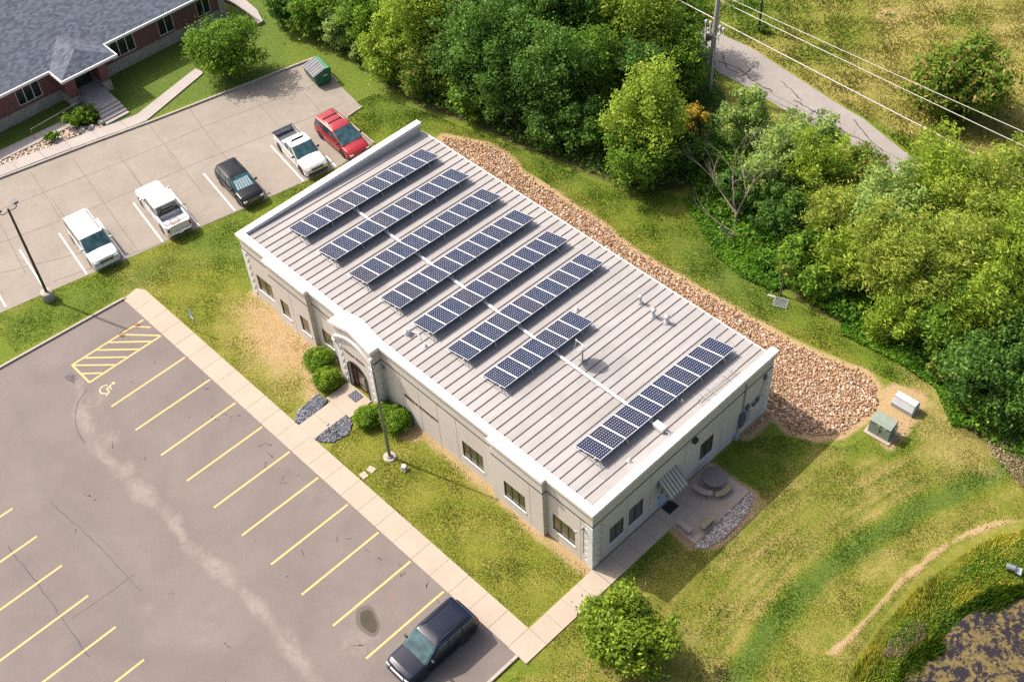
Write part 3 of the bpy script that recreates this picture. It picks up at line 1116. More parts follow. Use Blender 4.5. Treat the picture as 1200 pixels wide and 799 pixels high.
# entrance front with arched opening
ACX, AW, ASP = 12.0, .86, 1.85   # centre, half width, spring height
yf = -.65
n_ = 14
arcp = [(ACX + AW * math.cos(math.pi * k / n_), ASP + AW * math.sin(math.pi * k / n_)) for k in range(n_ + 1)]
wb.add([(10.3, yf, -.2), (ACX - AW, yf, -.2), (ACX - AW, yf, ASP), (10.3, yf, ASP)], [(0, 1, 2, 3)])
wb.add([(ACX + AW, yf, -.2), (13.9, yf, -.2), (13.9, yf, ASP), (ACX + AW, yf, ASP)], [(0, 1, 2, 3)])
for k in range(n_):
    (x0, z0), (x1, z1) = arcp[k], arcp[k + 1]
    e0 = 13.9 if k == 0 else x0
    wb.add([(x0, yf, z0), (x0, yf, 4.9), (x1, yf, 4.9), (x1, yf, z1)], [(3, 2, 1, 0)])
wb.add([(10.3, yf, ASP), (ACX - AW, yf, ASP), (ACX - AW, yf, 4.9), (10.3, yf, 4.9)], [(0, 1, 2, 3)])
wb.add([(ACX + AW, yf, ASP), (13.9, yf, ASP), (13.9, yf, 4.9), (ACX + AW, yf, 4.9)], [(0, 1, 2, 3)])
wb.add([(10.3, yf, 4.9), (13.9, yf, 4.9), (13.9, yf, 5.2), (ACX + .1, yf, 5.85), (10.3, yf, 5.2)], [(0, 1, 2, 3, 4)])
jr = [(ACX + AW, 0.0)] + arcp + [(ACX - AW, 0.0)]
for k in range(len(jr) - 1):
    (x0, z0), (x1, z1) = jr[k], jr[k + 1]
    wb.add([(x0, yf, z0), (x1, yf, z1), (x1, yf + .3, z1), (x0, yf + .3, z0)], [(0, 1, 2, 3)])
for i, l_ in WIN.items():
    for (s0, s1, z0, z1, pn) in l_:
        window(B, PL[i][0], PL[i][1], s0, s1, z0, z1, pn, depth=.115)

# coping
b = MB()
o = .14
ct, cbm = HH, HH - .26


def cap(x0, x1, y0, y1, zt=ct, zb=cbm):
    b.box(x0, x1, y0, y1, zb, zt)


cap(-o, 3.2 - o, -o, .38)
cap(3.2 - o, 7.2 + o, -.3 - o, .38, ct + .004)
cap(7.2 + o, 10.3 - .12, -o, .38)
cap(13.9 + .12, 23.55 - o, -o, .38)
cap(23.55 - o, 27.55 + o, -.3 - o, .38, ct + .004)
cap(27.55 + o, LX + o, -o, .38)
cap(-o, .36, .38, WY + o)
cap(LX - .36, LX + o, .38, WY + o)
# portico coping with a low gable
gp = [(10.16, 5.12), (10.16, 5.42), (ACX + .1, 6.02), (14.04, 5.42), (14.04, 5.12), (ACX + .1, 5.74)]
vs_ = [(x, -.83, z) for x, z in gp] + [(x, .37, z) for x, z in gp]
b.add(vs_, [(0, 5, 2, 1), (5, 4, 3, 2), (6, 7, 8, 11), (11, 8, 9, 10), (1, 2, 8, 7), (2, 3, 9, 8), (0, 1, 7, 6), (3, 4, 10, 9), (0, 6, 11, 5), (5, 11, 10, 4)])
b.build('coping', M['cap'], B, bevel=.03)
# parapets' inner faces
b = MB()
b.box(.02, .30, .0 + .02, WY - .02, 4.2, cbm - .01)
b.box(LX - .30, LX - .02, .02, WY - .02, 4.2, cbm - .01)
b.box(.3, LX - .3, .02, .32, 4.5, cbm - .01)
b.add([(10.3, .33, 4.9), (13.9, .33, 4.9), (13.9, .33, 5.2), (ACX + .1, .33, 5.8), (10.3, .33, 5.2)], [(4, 3, 2, 1, 0)])
b.build('parapet', M['stucco'], B)
# roof
b = MB()
b.add([(.3, .32, rz_(.32)), (LX - .3, .32, rz_(.32)), (LX - .3, WY + .12, rz_(WY + .12)), (.3, WY + .12, rz_(WY + .12))], [(0, 1, 2, 3)])
rf = b.build('roof', M['roof'], B)
b = MB()
for k in range(50):
    x = .96 + .6025 * k
    if x > LX - .35:
        break
    y0, y1 = .33, WY + .11
    vs_ = [(x - .016, y0, rz_(y0)), (x + .016, y0, rz_(y0)), (x + .016, y1, rz_(y1)), (x - .016, y1, rz_(y1))]
    b.add(vs_ + [(v[0] * 1.0, v[1], v[2] + .055) for v in vs_], [(4, 5, 6, 7), (0, 1, 5, 4), (1, 2, 6, 5), (2, 3, 7, 6), (3, 0, 4, 7)])
b.build('standing_seams', M['seam'], rf)
b = MB()
b.box(.3, LX - .3, WY + .121, WY + .2, rz_(WY) - .15, rz_(WY) + .055)
b.build('eave_trim', M['cap'], rf)
# dark groove band, broken at the bays
b = MB()
zb0, zb1 = 4.06, 4.17
e = .012
for (p, q) in PL[:14]:
    (x0, y0), (x1, y1) = p, q
    if (x0, y0) == (10.3, -.65) or (x0 == x1 == 10.3):
        continue
    if x0 == x1 and x0 < LX:
        continue
    if y0 == y1:
        b.box(x0 + (0 if x0 else -e), x1 - .002 + (e if x1 == LX else 0), y0 - e, y0 - .0005, zb0, zb1)
    else:
        b.box(LX + .0005, LX + e, 0, WY, zb0, zb1)
b.box(13.9005, 13.9 + e, -.62, -.002, zb0, zb1)
b.box(27.5505, 27.55 + e, -.30, -.002, zb0, zb1)
b.build('band', M['band'], B)
# thin stucco joints
b = wb
for i in (2, 4, 8, 10, 12):
    (x0, y0), (x1, y1) = PL[i]
    for k in range(1, 4 if i != 8 else 6):
        xx = x0 + (x1 - x0) * k / (4 if i != 8 else 6)
        if any(x0 + w_[0] - .1 < xx < x0 + w_[1] + .1 for w_ in WIN.get(i, [])):
            continue
        b.box(xx - .012, xx + .012, y0 - .004, y0 - .0004, 0.0, zb0 - .01, 1)
for xx in (11.1, 12.1, 13.1):
    b.box(xx - .012, xx + .012, yf - .004, yf - .0004, 4.75, 5.1 + (.25 if xx == 12.1 else 0), 1)
for yy in (.72, 3.0 - .25, 4.7, 7.6, 10.9):
    b.box(LX + .0004, LX + .004, yy - .01, yy + .01, 0.1, zb0 - .01, 1)
wb.build('wall', [M['stucco'], M['joint']], B)
# quoins
QB = [MB() for _ in range(5)]
zq = -.05
k = 0
while zq < 4.0:
    h = min(.305, 4.03 - zq)
    a, c = (.52, .36) if k % 2 else (.36, .52)
    for qi, (qx, qy, sx_, sy_) in enumerate(((0, 0, 1, 0), (LX, 0, -1, 1), (LX, WY, -1, -1), (13.9, -.65, -1, 0))):
        b = QB[qi]
        if sx_ == 1:
            b.box(qx - .03, qx + a, qy - .03, qy - .001, zq + .012, zq + h)
            b.box(qx - .03, qx - .001, qy + .0, qy + c, zq + .012, zq + h)
        elif qx == 13.9:
            b.box(qx - a, qx + .03, qy - .03, qy - .001, zq + .012, zq + h)
            b.box(qx + .001, qx + .03, qy, qy + c * .8, zq + .012, zq + h)
        elif sy_ == 1:
            b.box(qx - a, qx + .03, qy - .03, qy - .001, zq + .012, zq + h)
            b.box(qx + .001, qx + .03, qy, qy + c, zq + .012, zq + h)
        else:
            b.box(qx + .001, qx + .03, qy - c, qy, zq + .012, zq + h)
    QB[4].box(10.27, 10.3 + a, -.68, -.651, zq + .012, zq + h)
    zq += .305
    k += 1
for b in QB:
    b.build('quoins', M['quoin'], B)
# archivolt moulding over the entrance
b = MB()
pts = []
for k in range(17):
    t = k / 16
    x = 10.22 + t * (13.98 - 10.22)
    z = 3.85 + .85 * math.sin(math.pi * t)
    pts.append((x, z))
for k in range(16):
    (x0, z0), (x1, z1) = pts[k], pts[k + 1]
    vs_ = []
    for (x, z) in ((x0, z0), (x1, z1)):
        for (yy, zz) in ((yf - .001, z), (yf - .11, z), (yf - .14, z + .24), (yf - .001, z + .24)):
            vs_.append((x, yy, zz))
    b.add(vs_, [(0, 1, 5, 4), (1, 2, 6, 5), (2, 3, 7, 6), (3, 0, 4, 7)] + ([(0, 3, 2, 1)] if k == 0 else []) + ([(4, 5, 6, 7)] if k == 15 else []))
b.box(10.12, 10.42, yf - .16, yf - .001, 3.62, 3.84)
b.box(13.78, 14.08, yf - .16, yf - .001, 3.62, 3.84)
b.build('archivolt', M['white'], B)
# arched door with fanlight
d_ = MB()
yb_ = yf + .22


def ring(b, cx, zc, r0, r1, y0, y1, a0, a1, n=14):
    for k in range(n):
        t0, t1 = a0 + (a1 - a0) * k / n, a0 + (a1 - a0) * (k + 1) / n
        v = []
        for t in (t0, t1):
            for (r, y) in ((r0, y0), (r1, y0), (r1, y1), (r0, y1)):
                v.append((cx + r * math.cos(t), y, zc + r * math.sin(t)))
        b.add(v, [(0, 1, 5, 4), (1, 2, 6, 5), (2, 3, 7, 6), (3, 0, 4, 7)])


ring(d_, ACX, ASP, AW - .1, AW - .002, yb_ - .06, yb_ + .05, 0, math.pi)
ring(d_, ACX, ASP, .36, .42, yb_ - .05, yb_ + .04, 0, math.pi)
for t in (45, 90, 135):
    c_, s_ = math.cos(R(t)), math.sin(R(t))
    d_.tube([(ACX + .4 * c_, yb_, ASP + .4 * s_), (ACX + .8 * c_, yb_, ASP + .8 * s_)], .025, 4)
d_.box(ACX - AW, ACX - AW + .1, yb_ - .06, yb_ + .05, .08, ASP)
d_.box(ACX + AW - .1, ACX + AW, yb_ - .06, yb_ + .05, .08, ASP)
d_.box(ACX - AW + .1, ACX + AW - .1, yb_ - .06, yb_ + .05, ASP + .01, ASP + .09)
for (a, c) in ((ACX - .76, ACX - .42), (ACX + .42, ACX + .76), (ACX - .41, ACX + .41)):
    d_.box(a, a + .06, yb_ - .055, yb_ + .045, .08, ASP)
    d_.box(c - .06, c, yb_ - .055, yb_ + .045, .08, ASP)
    d_.box(a + .06, c - .06, yb_ - .055, yb_ + .045, .08, .25)
    d_.box(a + .06, c - .06, yb_ - .055, yb_ + .045, ASP - .08, ASP)
dd = d_.build('door', plain('dark_red_brown_door', (.06, .02, .018), .4), B)
g = MB()
g.box(ACX - AW + .05, ACX + AW - .05, yb_, yb_ + .02, .1, ASP)
fan = [(ACX + (AW - .05) * math.cos(math.pi * k / 12), yb_ + .005, ASP + (AW - .05) * math.sin(math.pi * k / 12)) for k in range(13)]
g.add(fan, [tuple(range(13))])
g.build('door_glass', glassmat('entrance_glass', (.09, .07, .05), .08, .8, 3), dd)
g = MB()
ring(g, ACX, ASP, AW + .005, AW + .07, yf - .05, yf - .001, 0, math.pi)
g.box(ACX - AW - .07, ACX - AW - .005, yf - .05, yf - .001, .0, ASP)
g.box(ACX + AW + .005, ACX + AW + .07, yf - .05, yf - .001, .0, ASP)
g.build('door_surround', M['frame_dark'], B)
g = MB()
g.tube([(ACX + .3, yb_ - .1, .8), (ACX + .3, yb_ - .1, 1.4)], .02, 6)
g.build('handle', M['chrome'], dd)


# raised lettering (too small in the photo to read: letter-like strokes)
def letters(b, x0, x1, y, z, h, spec, seed):
    """rows of raised strokes shaped like small capitals"""
    rg = random.Random(seed)
    n = len(spec)
    pitch = (x1 - x0) / n
    for i, ch in enumerate(spec):
        if ch == ' ':
            continue
        a, c = x0 + i * pitch, x0 + (i + .78) * pitch
        t = .028
        zt = z + h * (1.25 if i == 0 or spec[i - 1] == ' ' else 1)
        b.box(a, a + t, y - .035, y - .003, z, zt)
        k = rg.choice('ELHFO')
        if k in 'HO':
            b.box(c - t, c, y - .035, y - .003, z, zt)
        if k in 'EFO':
            b.box(a + t, c - (t if k == 'O' else 0), y - .034, y - .003, zt - t, zt)
        if k in 'ELO':
            b.box(a + t, c - (t if k == 'O' else 0), y - .034, y - .003, z, z + t)
        if k in 'EHF':
            b.box(a + t, c - (t if k == 'H' else 0), y - .033, y - .003, (z + zt) / 2 - t / 2, (z + zt) / 2 + t / 2)


b = MB()
letters(b, 15.75, 16.93, 0, 2.30, .17, 'xxxxxxxx', 5)
b.build('lettering', M['red_letter'], B)
b = MB()
letters(b, 17.08, 18.65, 0, 2.30, .17, 'xxxxxxxxxxx', 6)
b.build('lettering', M['red_letter'], B)
b = MB()
letters(b, 11.05, 12.05, yf, 3.32, .15, 'xxxxxxx', 9)
b.build('lettering', M['red_letter'], B)
b = MB()
letters(b, 12.2, 12.95, yf, 3.32, .15, 'xxxxx', 10)
b.build('lettering', M['red_letter'], B)
# wall lamps / small fittings
b = MB()
b.box(14.05, 14.2, -.16, -.001, 3.55, 3.72)
b.box(30.2, 30.35, -.14, -.001, 3.42, 3.56)
b.tube([(30.28, -.1, 3.5), (30.3, -.42, 3.5), (30.12, -.45, 3.42)], .035, 6)
b.box(30.02, 30.22, -.52, -.40, 3.36, 3.48)
b.build('wall_fitting', M['galv'], B)
b = MB()
b.box(30.25, 30.275, -.03, -.001, 1.0, 3.42)
b.build('conduit', M['white'], B)
# flood lamp on the end wall and service gear
b = MB()
b.box(LX + .001, LX + .22, 8.1, 8.42, 3.72, 4.0)
b.build('wall_lamp', M['frame_dark'], B)
b = MB()
b.box(LX + .001, LX + .06, 4.2, 4.3, 2.9, 3.0)
b.build('wall_fitting', M['white'], B)
b = MB()
b.tube([(LX + .06, 12.75, 4.75), (LX + .06, 12.75, 2.6)], .035, 6)
b.tube([(LX + .06, 12.75, 2.6), (LX + .06, 12.75, 1.9), (LX + .05, 12.5, 1.2), (LX + .05, 12.45, .1)], .03, 6)
b.tube([(LX + .06, 14.6, 3.4), (LX + .06, 14.5, 2.9), (LX + .06, 14.0, 1.8)], .022, 6)
b.tube([(LX + .06, 13.2, 2.2), (LX + .06, 14.6, 2.2)], .025, 6)
b.build('conduit', M['galv'], B)
mbm, scm = plain('slate_box', (.10, .12, .14), .5), plain('pale_cabinet', (.36, .38, .38), .6)
for (dx_, y0, y1, z0, z1, m_) in ((.2, 12.5, 12.85, 1.0, 2.2, mbm), (.15, 13.0, 13.3, 2.2, 2.5, mbm), (.13, 14.0, 14.25, 2.0, 2.35, mbm), (.14, 14.5, 14.7, 3.6, 3.95, mbm), (.13, 13.7, 13.9, 1.9, 2.2, mbm),
                                  (.20, 12.95, 13.35, 1.1, 2.0, scm), (.25, 12.2, 12.5, .1, .55, scm)):
    MB().box(LX + .001, LX + dx_, y0, y1, z0, z1).build('meter_box' if m_ is mbm else 'service_cabinet', m_, B, bevel=.02)
# end door and awning
b = MB()
b.box(LX - .09, LX - .04, 5.37, 6.33, .08, 2.18)
dd = b.build('door', plain('pale_blue_door', (.50, .55, .66), .5), B)
b = MB()
b.box(LX - .038, LX - .030, 5.62, 6.08, 1.25, 1.95)
b.build('door_window', M['glass'], dd)
b = MB()
b.tube([(LX - .0, 5.47, 1.05), (LX - .0, 5.47, 1.2)], .03, 6)
b.build('handle', M['chrome'], dd)
aw = MB()
wd = MB()
ya, yc = 5.22, 6.78
n_ = 13
for k in range(n_):
    y0, y1 = ya + (yc - ya) * k / n_, ya + (yc - ya) * (k + 1) / n_
    mi = k % 2
    zo = .02 * (mi)
    vs_ = [(LX + .01, y0, 2.95 + zo), (LX + .01, y1, 2.95 + zo), (LX + .98, y1, 2.22 + zo), (LX + .98, y0, 2.22 + zo)]
    aw.add(vs_ + [(v[0], v[1], v[2] - .04) for v in vs_], [(3, 2, 1, 0), (4, 5, 6, 7), (0, 1, 5, 4), (1, 2, 6, 5), (2, 3, 7, 6), (3, 0, 4, 7)], mi)
    aw.box(LX + .985, LX + 1.0, y0, y1, 2.02, 2.22 + zo, mi)
for yy in (ya, yc - .02):
    for k in range(6):
        x0 = LX + .02 + k * .16
        zt = 2.95 - (x0 - LX) * .75
        aw.box(x0, x0 + .13, yy, yy + .02, zt - .55 + k * .06, zt - .06, k % 2)
awo = aw.build('awning', [plain('awning_green_grey', (.19, .21, .17), .7), plain('awning_cream', (.50, .47, .38), .7)], B)
b = MB()
for yy in (ya + .05, yc - .05):
    b.tube([(LX + .01, yy, 1.95), (LX + .96, yy, 2.1)], .018, 5)
b.build('bracket', M['white'], awo)
# roof plumbing vents
for (vx, vy, hh, r_) in ((22.37, 13.46, .62, .11), (23.69, 13.13, .62, .13), (24.58, 13.31, .55, .13)):
    z = rz_(vy)
    b = MB()
    b.lathe([(r_ * 1.7, z), (r_ * 1.7, z + .04), (r_ * .8, z + .10), (r_ * .72, z + hh - .12), (r_ * 1.25, z + hh - .12), (r_ * 1.3, z + hh), (r_ * .6, z + hh + .05), (0, z + hh + .06)], (vx, vy, 0), 14)
    b.build('vent_pipe', M['alu'], rf)
for (vx, vy, hh) in ((15.78, 1.95, .28), (29.18, 9.24, .2), (20.05, 10.35, .3), (29.9, 4.0, .25)):
    z = rz_(vy)
    b = MB()
    b.lathe([(.14, z), (.13, z + .03), (.05, z + .09), (.045, z + hh), (0, z + hh)], (vx, vy, 0), 10)
    b.build('vent_pipe', M['white'], rf)
b = MB()
z = rz_(1.9)
b.lathe([(.22, z), (.22, z + .05), (.16, z + .2), (.2, z + .22), (.2, z + .32), (0, z + .38)], (14.3, 1.9, 0), 14)
b.tube([(14.3, 1.9, z + .3), (14.3, 1.75, z + .5), (14.45, 1.7, z + .42)], .05, 6)
b.tube([(14.3, 2.05, z + .05), (14.7, 2.3, z + .07), (15.2, 2.1, z + .07)], .03, 5)
b.build('roof_vent', M['white'], rf)
# loose rail frames lying near the far end
b = MB()
z = rz_(11)
for (x0, y0, y1) in ((29.75, 9.9, 13.2), (29.95, 9.9, 13.2)):
    b.box(x0, x0 + .03, y0, y1, rz_(y0) + .07, rz_(y0) + .10)
for yy in (10.3, 10.9, 12.3, 12.9):
    b.box(29.5, 30.2, yy, yy + .03, rz_(yy) + .105, rz_(yy) + .13)
b.build('rail_frame', M['alu'], rf)

# ------------------------------------------------------------------ solar rows
def solar_row(x0, y0, n, label):
    t = thing('solar_panel_row', label, 'solar panels', (x0, y0, rz_(y0) + .055), 0, 'rows of solar panels on the metal roof')
    pw, pl_ = 1.0, 1.93
    pitch = 1.045
    zl, zh = .07, .50
    dx = 1.87
    sl_ = -.04

    def Z(x, y):
        return zl + (zh - zl) * x / dx + sl_ * y

    for k in range(n):
        ya_, yb2 = k * pitch, k * pitch + pw
        b = MB()
        fr_ = .028
        th = .045
        # frame slab
        c4 = [(0, ya_), (dx, ya_), (dx, yb2), (0, yb2)]
        top = [(x, y, Z(x, y)) for x, y in c4]
        bot = [(x, y, Z(x, y) - th) for x, y in c4]
        inn = [(x, y, Z(x, y)) for x, y in ((fr_, ya_ + fr_), (dx - fr_, ya_ + fr_), (dx - fr_, yb2 - fr_), (fr_, yb2 - fr_))]
        b.add(bot + top, [(3, 2, 1, 0), (0, 1, 5, 4), (1, 2, 6, 5), (2, 3, 7, 6), (3, 0, 4, 7)])
        b.add(top + inn, [(0, 1, 5, 4), (1, 2, 6, 5), (2, 3, 7, 6), (3, 0, 4, 7)])
        b.add([(p[0], p[1], p[2] - .004) for p in inn], [(0, 1, 2, 3)], 1)
        o_ = b.build('solar_panel', [M['alu'], M['solar']], t)
        me = o_.data
        uv = me.uv_layers.new(name='UVMap')
        f = me.polygons[len(me.polygons) - 1]
        mg = .12
        for li, (u, v) in zip(f.loop_indices, ((-mg, -mg), (10 + mg, -mg), (10 + mg, 6 + mg), (-mg, 6 + mg))):
            uv.data[li].uv = (u, v)
        a = me.attributes.new('tone', 'FLOAT', 'FACE')
        tv = random.choice([0, 0, .1, .25, .5, .9]) * random.uniform(.6, 1)
        for i_ in range(len(me.polygons)):
            a.data[i_].value = tv
    # white filler between modules is rails below; rails
    L_ = n * pitch - .045
    b = MB()
    for xr in (.35, 1.5):
        q = [(xr - .025, -.15), (xr + .025, -.15), (xr + .025, L_ + .15), (xr - .025, L_ + .15)]
        tp = [(x, y, Z(x, y) - .05) for x, y in q]
        bt = [(x, y, Z(x, y) - .10) for x, y in q]
        b.add(bt + tp, [(3, 2, 1, 0), (4, 5, 6, 7), (0, 1, 5, 4), (1, 2, 6, 5), (2, 3, 7, 6), (3, 0, 4, 7)])
    for k in range(n - 1):
        yy = k * pitch + pw
        q = [(.02, yy + .003), (dx - .02, yy + .003), (dx - .02, yy + .042), (.02, yy + .042)]
        tp = [(x, y, Z(x, y) - .012) for x, y in q]
        bt = [(x, y, Z(x, y) - .045) for x, y in q]
        b.add(bt + tp, [(3, 2, 1, 0), (4, 5, 6, 7), (0, 1, 5, 4), (1, 2, 6, 5), (2, 3, 7, 6), (3, 0, 4, 7)])
    b.build('rail', M['alu'], t)
    for k in range(0, n + 1, 2 if n > 8 else 2):
        yy = min(k * pitch + .1, L_ - .05)
        b = MB()
        b.tube([(-.05, yy, Z(0, yy) - .09), (dx + .1, yy, sl_ * yy + .0)], .014, 4)
        b.tube([(dx - .12, yy, Z(dx - .12, yy) - .1), (dx + .06, yy, sl_ * yy)], .022, 4)
        b.tube([(.3, yy, Z(.3, yy) - .08), (.3, yy, sl_ * yy)], .02, 4)
        b.build('strut', M['alu'], t)
    b = MB()
    b.tube([(-.04, -.06, .0), (dx + .12, -.06, .01), (dx - .05, -.06, zh - .1)], .024, 5)
    b.build('end_frame', M['alu'], t)
    return t


names = ['first full row of eleven solar panels, nearest the far end parapet by the red minivan', 'second full row of eleven solar panels counted from the parapet by the parked trucks',
         'third full row of eleven solar panels counted from the parapet by the parked trucks', 'fourth full row of eleven solar panels, middle of the group of seven rows',
         'fifth row of eleven solar panels, just above the small white roof vent', 'sixth row of eleven solar panels, directly beside the short seven panel row',
         'short row of seven solar panels beside the satellite dish', 'lone row of eleven solar panels near the patio end of the roof']
for (x0, n, l_) in zip((1.83, 4.86, 7.88, 10.93, 13.91, 16.91, 19.90, 27.17), (11, 11, 11, 11, 11, 11, 7, 11), names):
    solar_row(x0, 2.66, n, l_)
# white cable tray along the roof
b = MB()
x = 3.2
tray = thing('cable_tray', 'long white cable tray crossing the metal roof under the solar rows to a white box', 'cable tray', (3.2, 6.85, rz_(6.85)))
while x < 29.2:
    x1 = min(x + 2.4, 29.2)
    b.box(x - 3.2, x1 - 3.2 - .01, -.085, .085, .075, .135)
    b.box(x - 3.2 + .2, x - 3.2 + .3, -.14, .14, -.0, .08)
    b.box(x - 3.2 + .9, x - 3.2 + 1.1, -.095, .095, .13, .15)
    x = x1
b.build('tray', M['white'], tray)
b = MB()
b.box(26.05, 26.75, -.2, .22, .05, .32)
b.build('junction_box', M['white'], tray, bevel=.02)
b = MB()
b.tube([(26.7, 0, .15), (27.0, .05, .12), (27.2, -.05, .1), (27.3, -.3, .1)], .03, 5)
b.tube([(26.7, .1, .15), (27.1, .2, .12), (27.3, .35, .1)], .02, 5)
b.build('cable', M['galv'], tray)
# satellite dish
z = rz_(7.53) + .0
D = thing('satellite_dish', 'grey round satellite dish seen edge-on beside the short solar row', 'satellite dish', (23.2, 7.5, z))
nrm = Vector((-.72, .05, .70)).normalized()
dm = MB()
prof = [(0, 0), (.2, .012), (.4, .05), (.58, .105), (.60, .115), (.58, .125), (.4, .07), (.2, .03), (0, .02)]
dm.lathe(prof, (0, 0, 0), 28)
q = nrm.to_track_quat('Z', 'Y')
cdv = Vector((-.05, 0, 1.05))
dm.v = [tuple(q @ Vector(v) + cdv) for v in dm.v]
dm.build('reflector', M['alu'], D)
b = MB()
b.tube([(0, 0, 0), (0, 0, .98)], .05, 8)
b.box(-.25, .25, -.02, .02, .0, .07)
b.box(-.02, .02, -.25, .25, .0, .072)
b.build('mast', M['galv'], D)
b = MB()
tip = cdv + nrm * .62
for a in (90, 210, 330):
    rp = q @ Vector((.55 * math.cos(R(a)), .55 * math.sin(R(a)), .1)) + cdv
    b.tube([rp, tip], .012, 4)
b.lathe([(.05, -.06), (.06, .06)], tuple(tip), 8)
b.build('feed_arm', M['alu'], D)

# mats and yard things
b = MB()
b.box(11.62, 12.40, -1.44, -.80, .078, .095)
b.box(11.66, 12.36, -1.40, -.84, .0955, .098, 1)
matm, N, L, P_ = nt('chequer_mat')
ck = N.new("ShaderNodeTexChecker")
ck.inputs['Scale'].default_value = 9
ck.inputs['Color1'].default_value = (.04, .045, .06, 1)
ck.inputs['Color2'].default_value = (.13, .14, .17, 1)
g_ = N.new("ShaderNodeNewGeometry")
L.new(g_.outputs['Position'], ck.inputs[0])
L.new(ck.outputs[0], P_.inputs['Base Color'])
P_.inputs['Roughness'].default_value = .9
tag(b.build('door_mat', [M['black'], matm]), 'dark chequered door mat before the arched front entrance', 'door mat')
b = MB()
b.box(31.08, 31.72, 5.62, 6.42, .094, .11)
b.box(31.12, 31.68, 5.66, 6.38, .1105, .114)
tag(b.build('door_mat', plain('dark_mat', (.012, .022, .022), .9)), 'plain black door mat under the striped awning', 'door mat')

# patio table and benches
T = thing('picnic_table', 'round stone-like patio table on the patio beside the end wall', 'table', (32.15, 8.93, .09))
b = MB()
b.lathe([(0, .62), (.58, .62), (.72, .66), (.72, .74), (.68, .76), (0, .76)], seg=28)
b.build('tabletop', plain('aggregate_grey', (.21, .18, .165), .9, var=.25, scale=12), T)
b = MB()
b.lathe([(.3, 0), (.3, .06), (.17, .14), (.17, .5), (.3, .62), (0, .62)], seg=16)
b.build('pedestal', plain('aggregate_base', (.24, .21, .19), .9, var=.2, scale=12), T)


def bench(cx, cy, rz, curved, label, mat):
    t = thing('patio_bench', label, 'bench', (cx, cy, .09), rz, 'concrete benches on the patio')
    b = MB()
    if curved:
        n, r = 12, 1.08
        for k in range(n):
            t0, t1 = R(-34 + 68 * k / n), R(-34 + 68 * (k + 1) / n)
            v = []
            for tt in (t0, t1):
                for (rr_, zz) in ((r - .17, .36), (r + .17, .36), (r + .17, .45), (r - .17, .45)):
                    v.append((rr_ * math.cos(tt) - r, rr_ * math.sin(tt), zz))
            b.add(v, [(0, 1, 5, 4), (1, 2, 6, 5), (2, 3, 7, 6), (3, 0, 4, 7)] + ([(0, 3, 2, 1)] if k == 0 else []) + ([(4, 5, 6, 7)] if k == n - 1 else []))
        legs = [(r * math.cos(R(a)) - r, r * math.sin(R(a)), R(a)) for a in (-24, 24)]
    else:
        b.box(-.17, .17, -.5, .5, .36, .45)
        legs = [(0, -.36, 0), (0, .36, 0)]
    b.build('seat', mat, t, bevel=.012)
    for (lx, ly, a) in legs:
        g = MB()
        g.box(-.14, .14, -.05, .05, 0, .358)
        g.build('leg', mat, t, loc=(lx, ly, 0), rz=a)


cm1 = plain('bench_concrete', (.40, .33, .29), .9, var=.2, scale=10)
cm2 = plain('bench_concrete_mossy', (.34, .29, .17), .9, var=.25, scale=10)
bench(32.15, 7.86, R(-75), True, 'curved pinkish bench at the table side nearest the door mat', cm1)
bench(33.12, 8.75, R(-10), True, 'curved mossy tan bench at the table side nearest the lawn', cm2)
bench(32.95, 5.38, R(88), False, 'straight bench at the patio corner by the sidewalk, nearest the sidewalk', cm1)
bench(33.72, 6.45, R(0), False, 'straight bench along the patio edge beside the white stones', cm2)
# handrail post stub seen by the door is left to the bracket

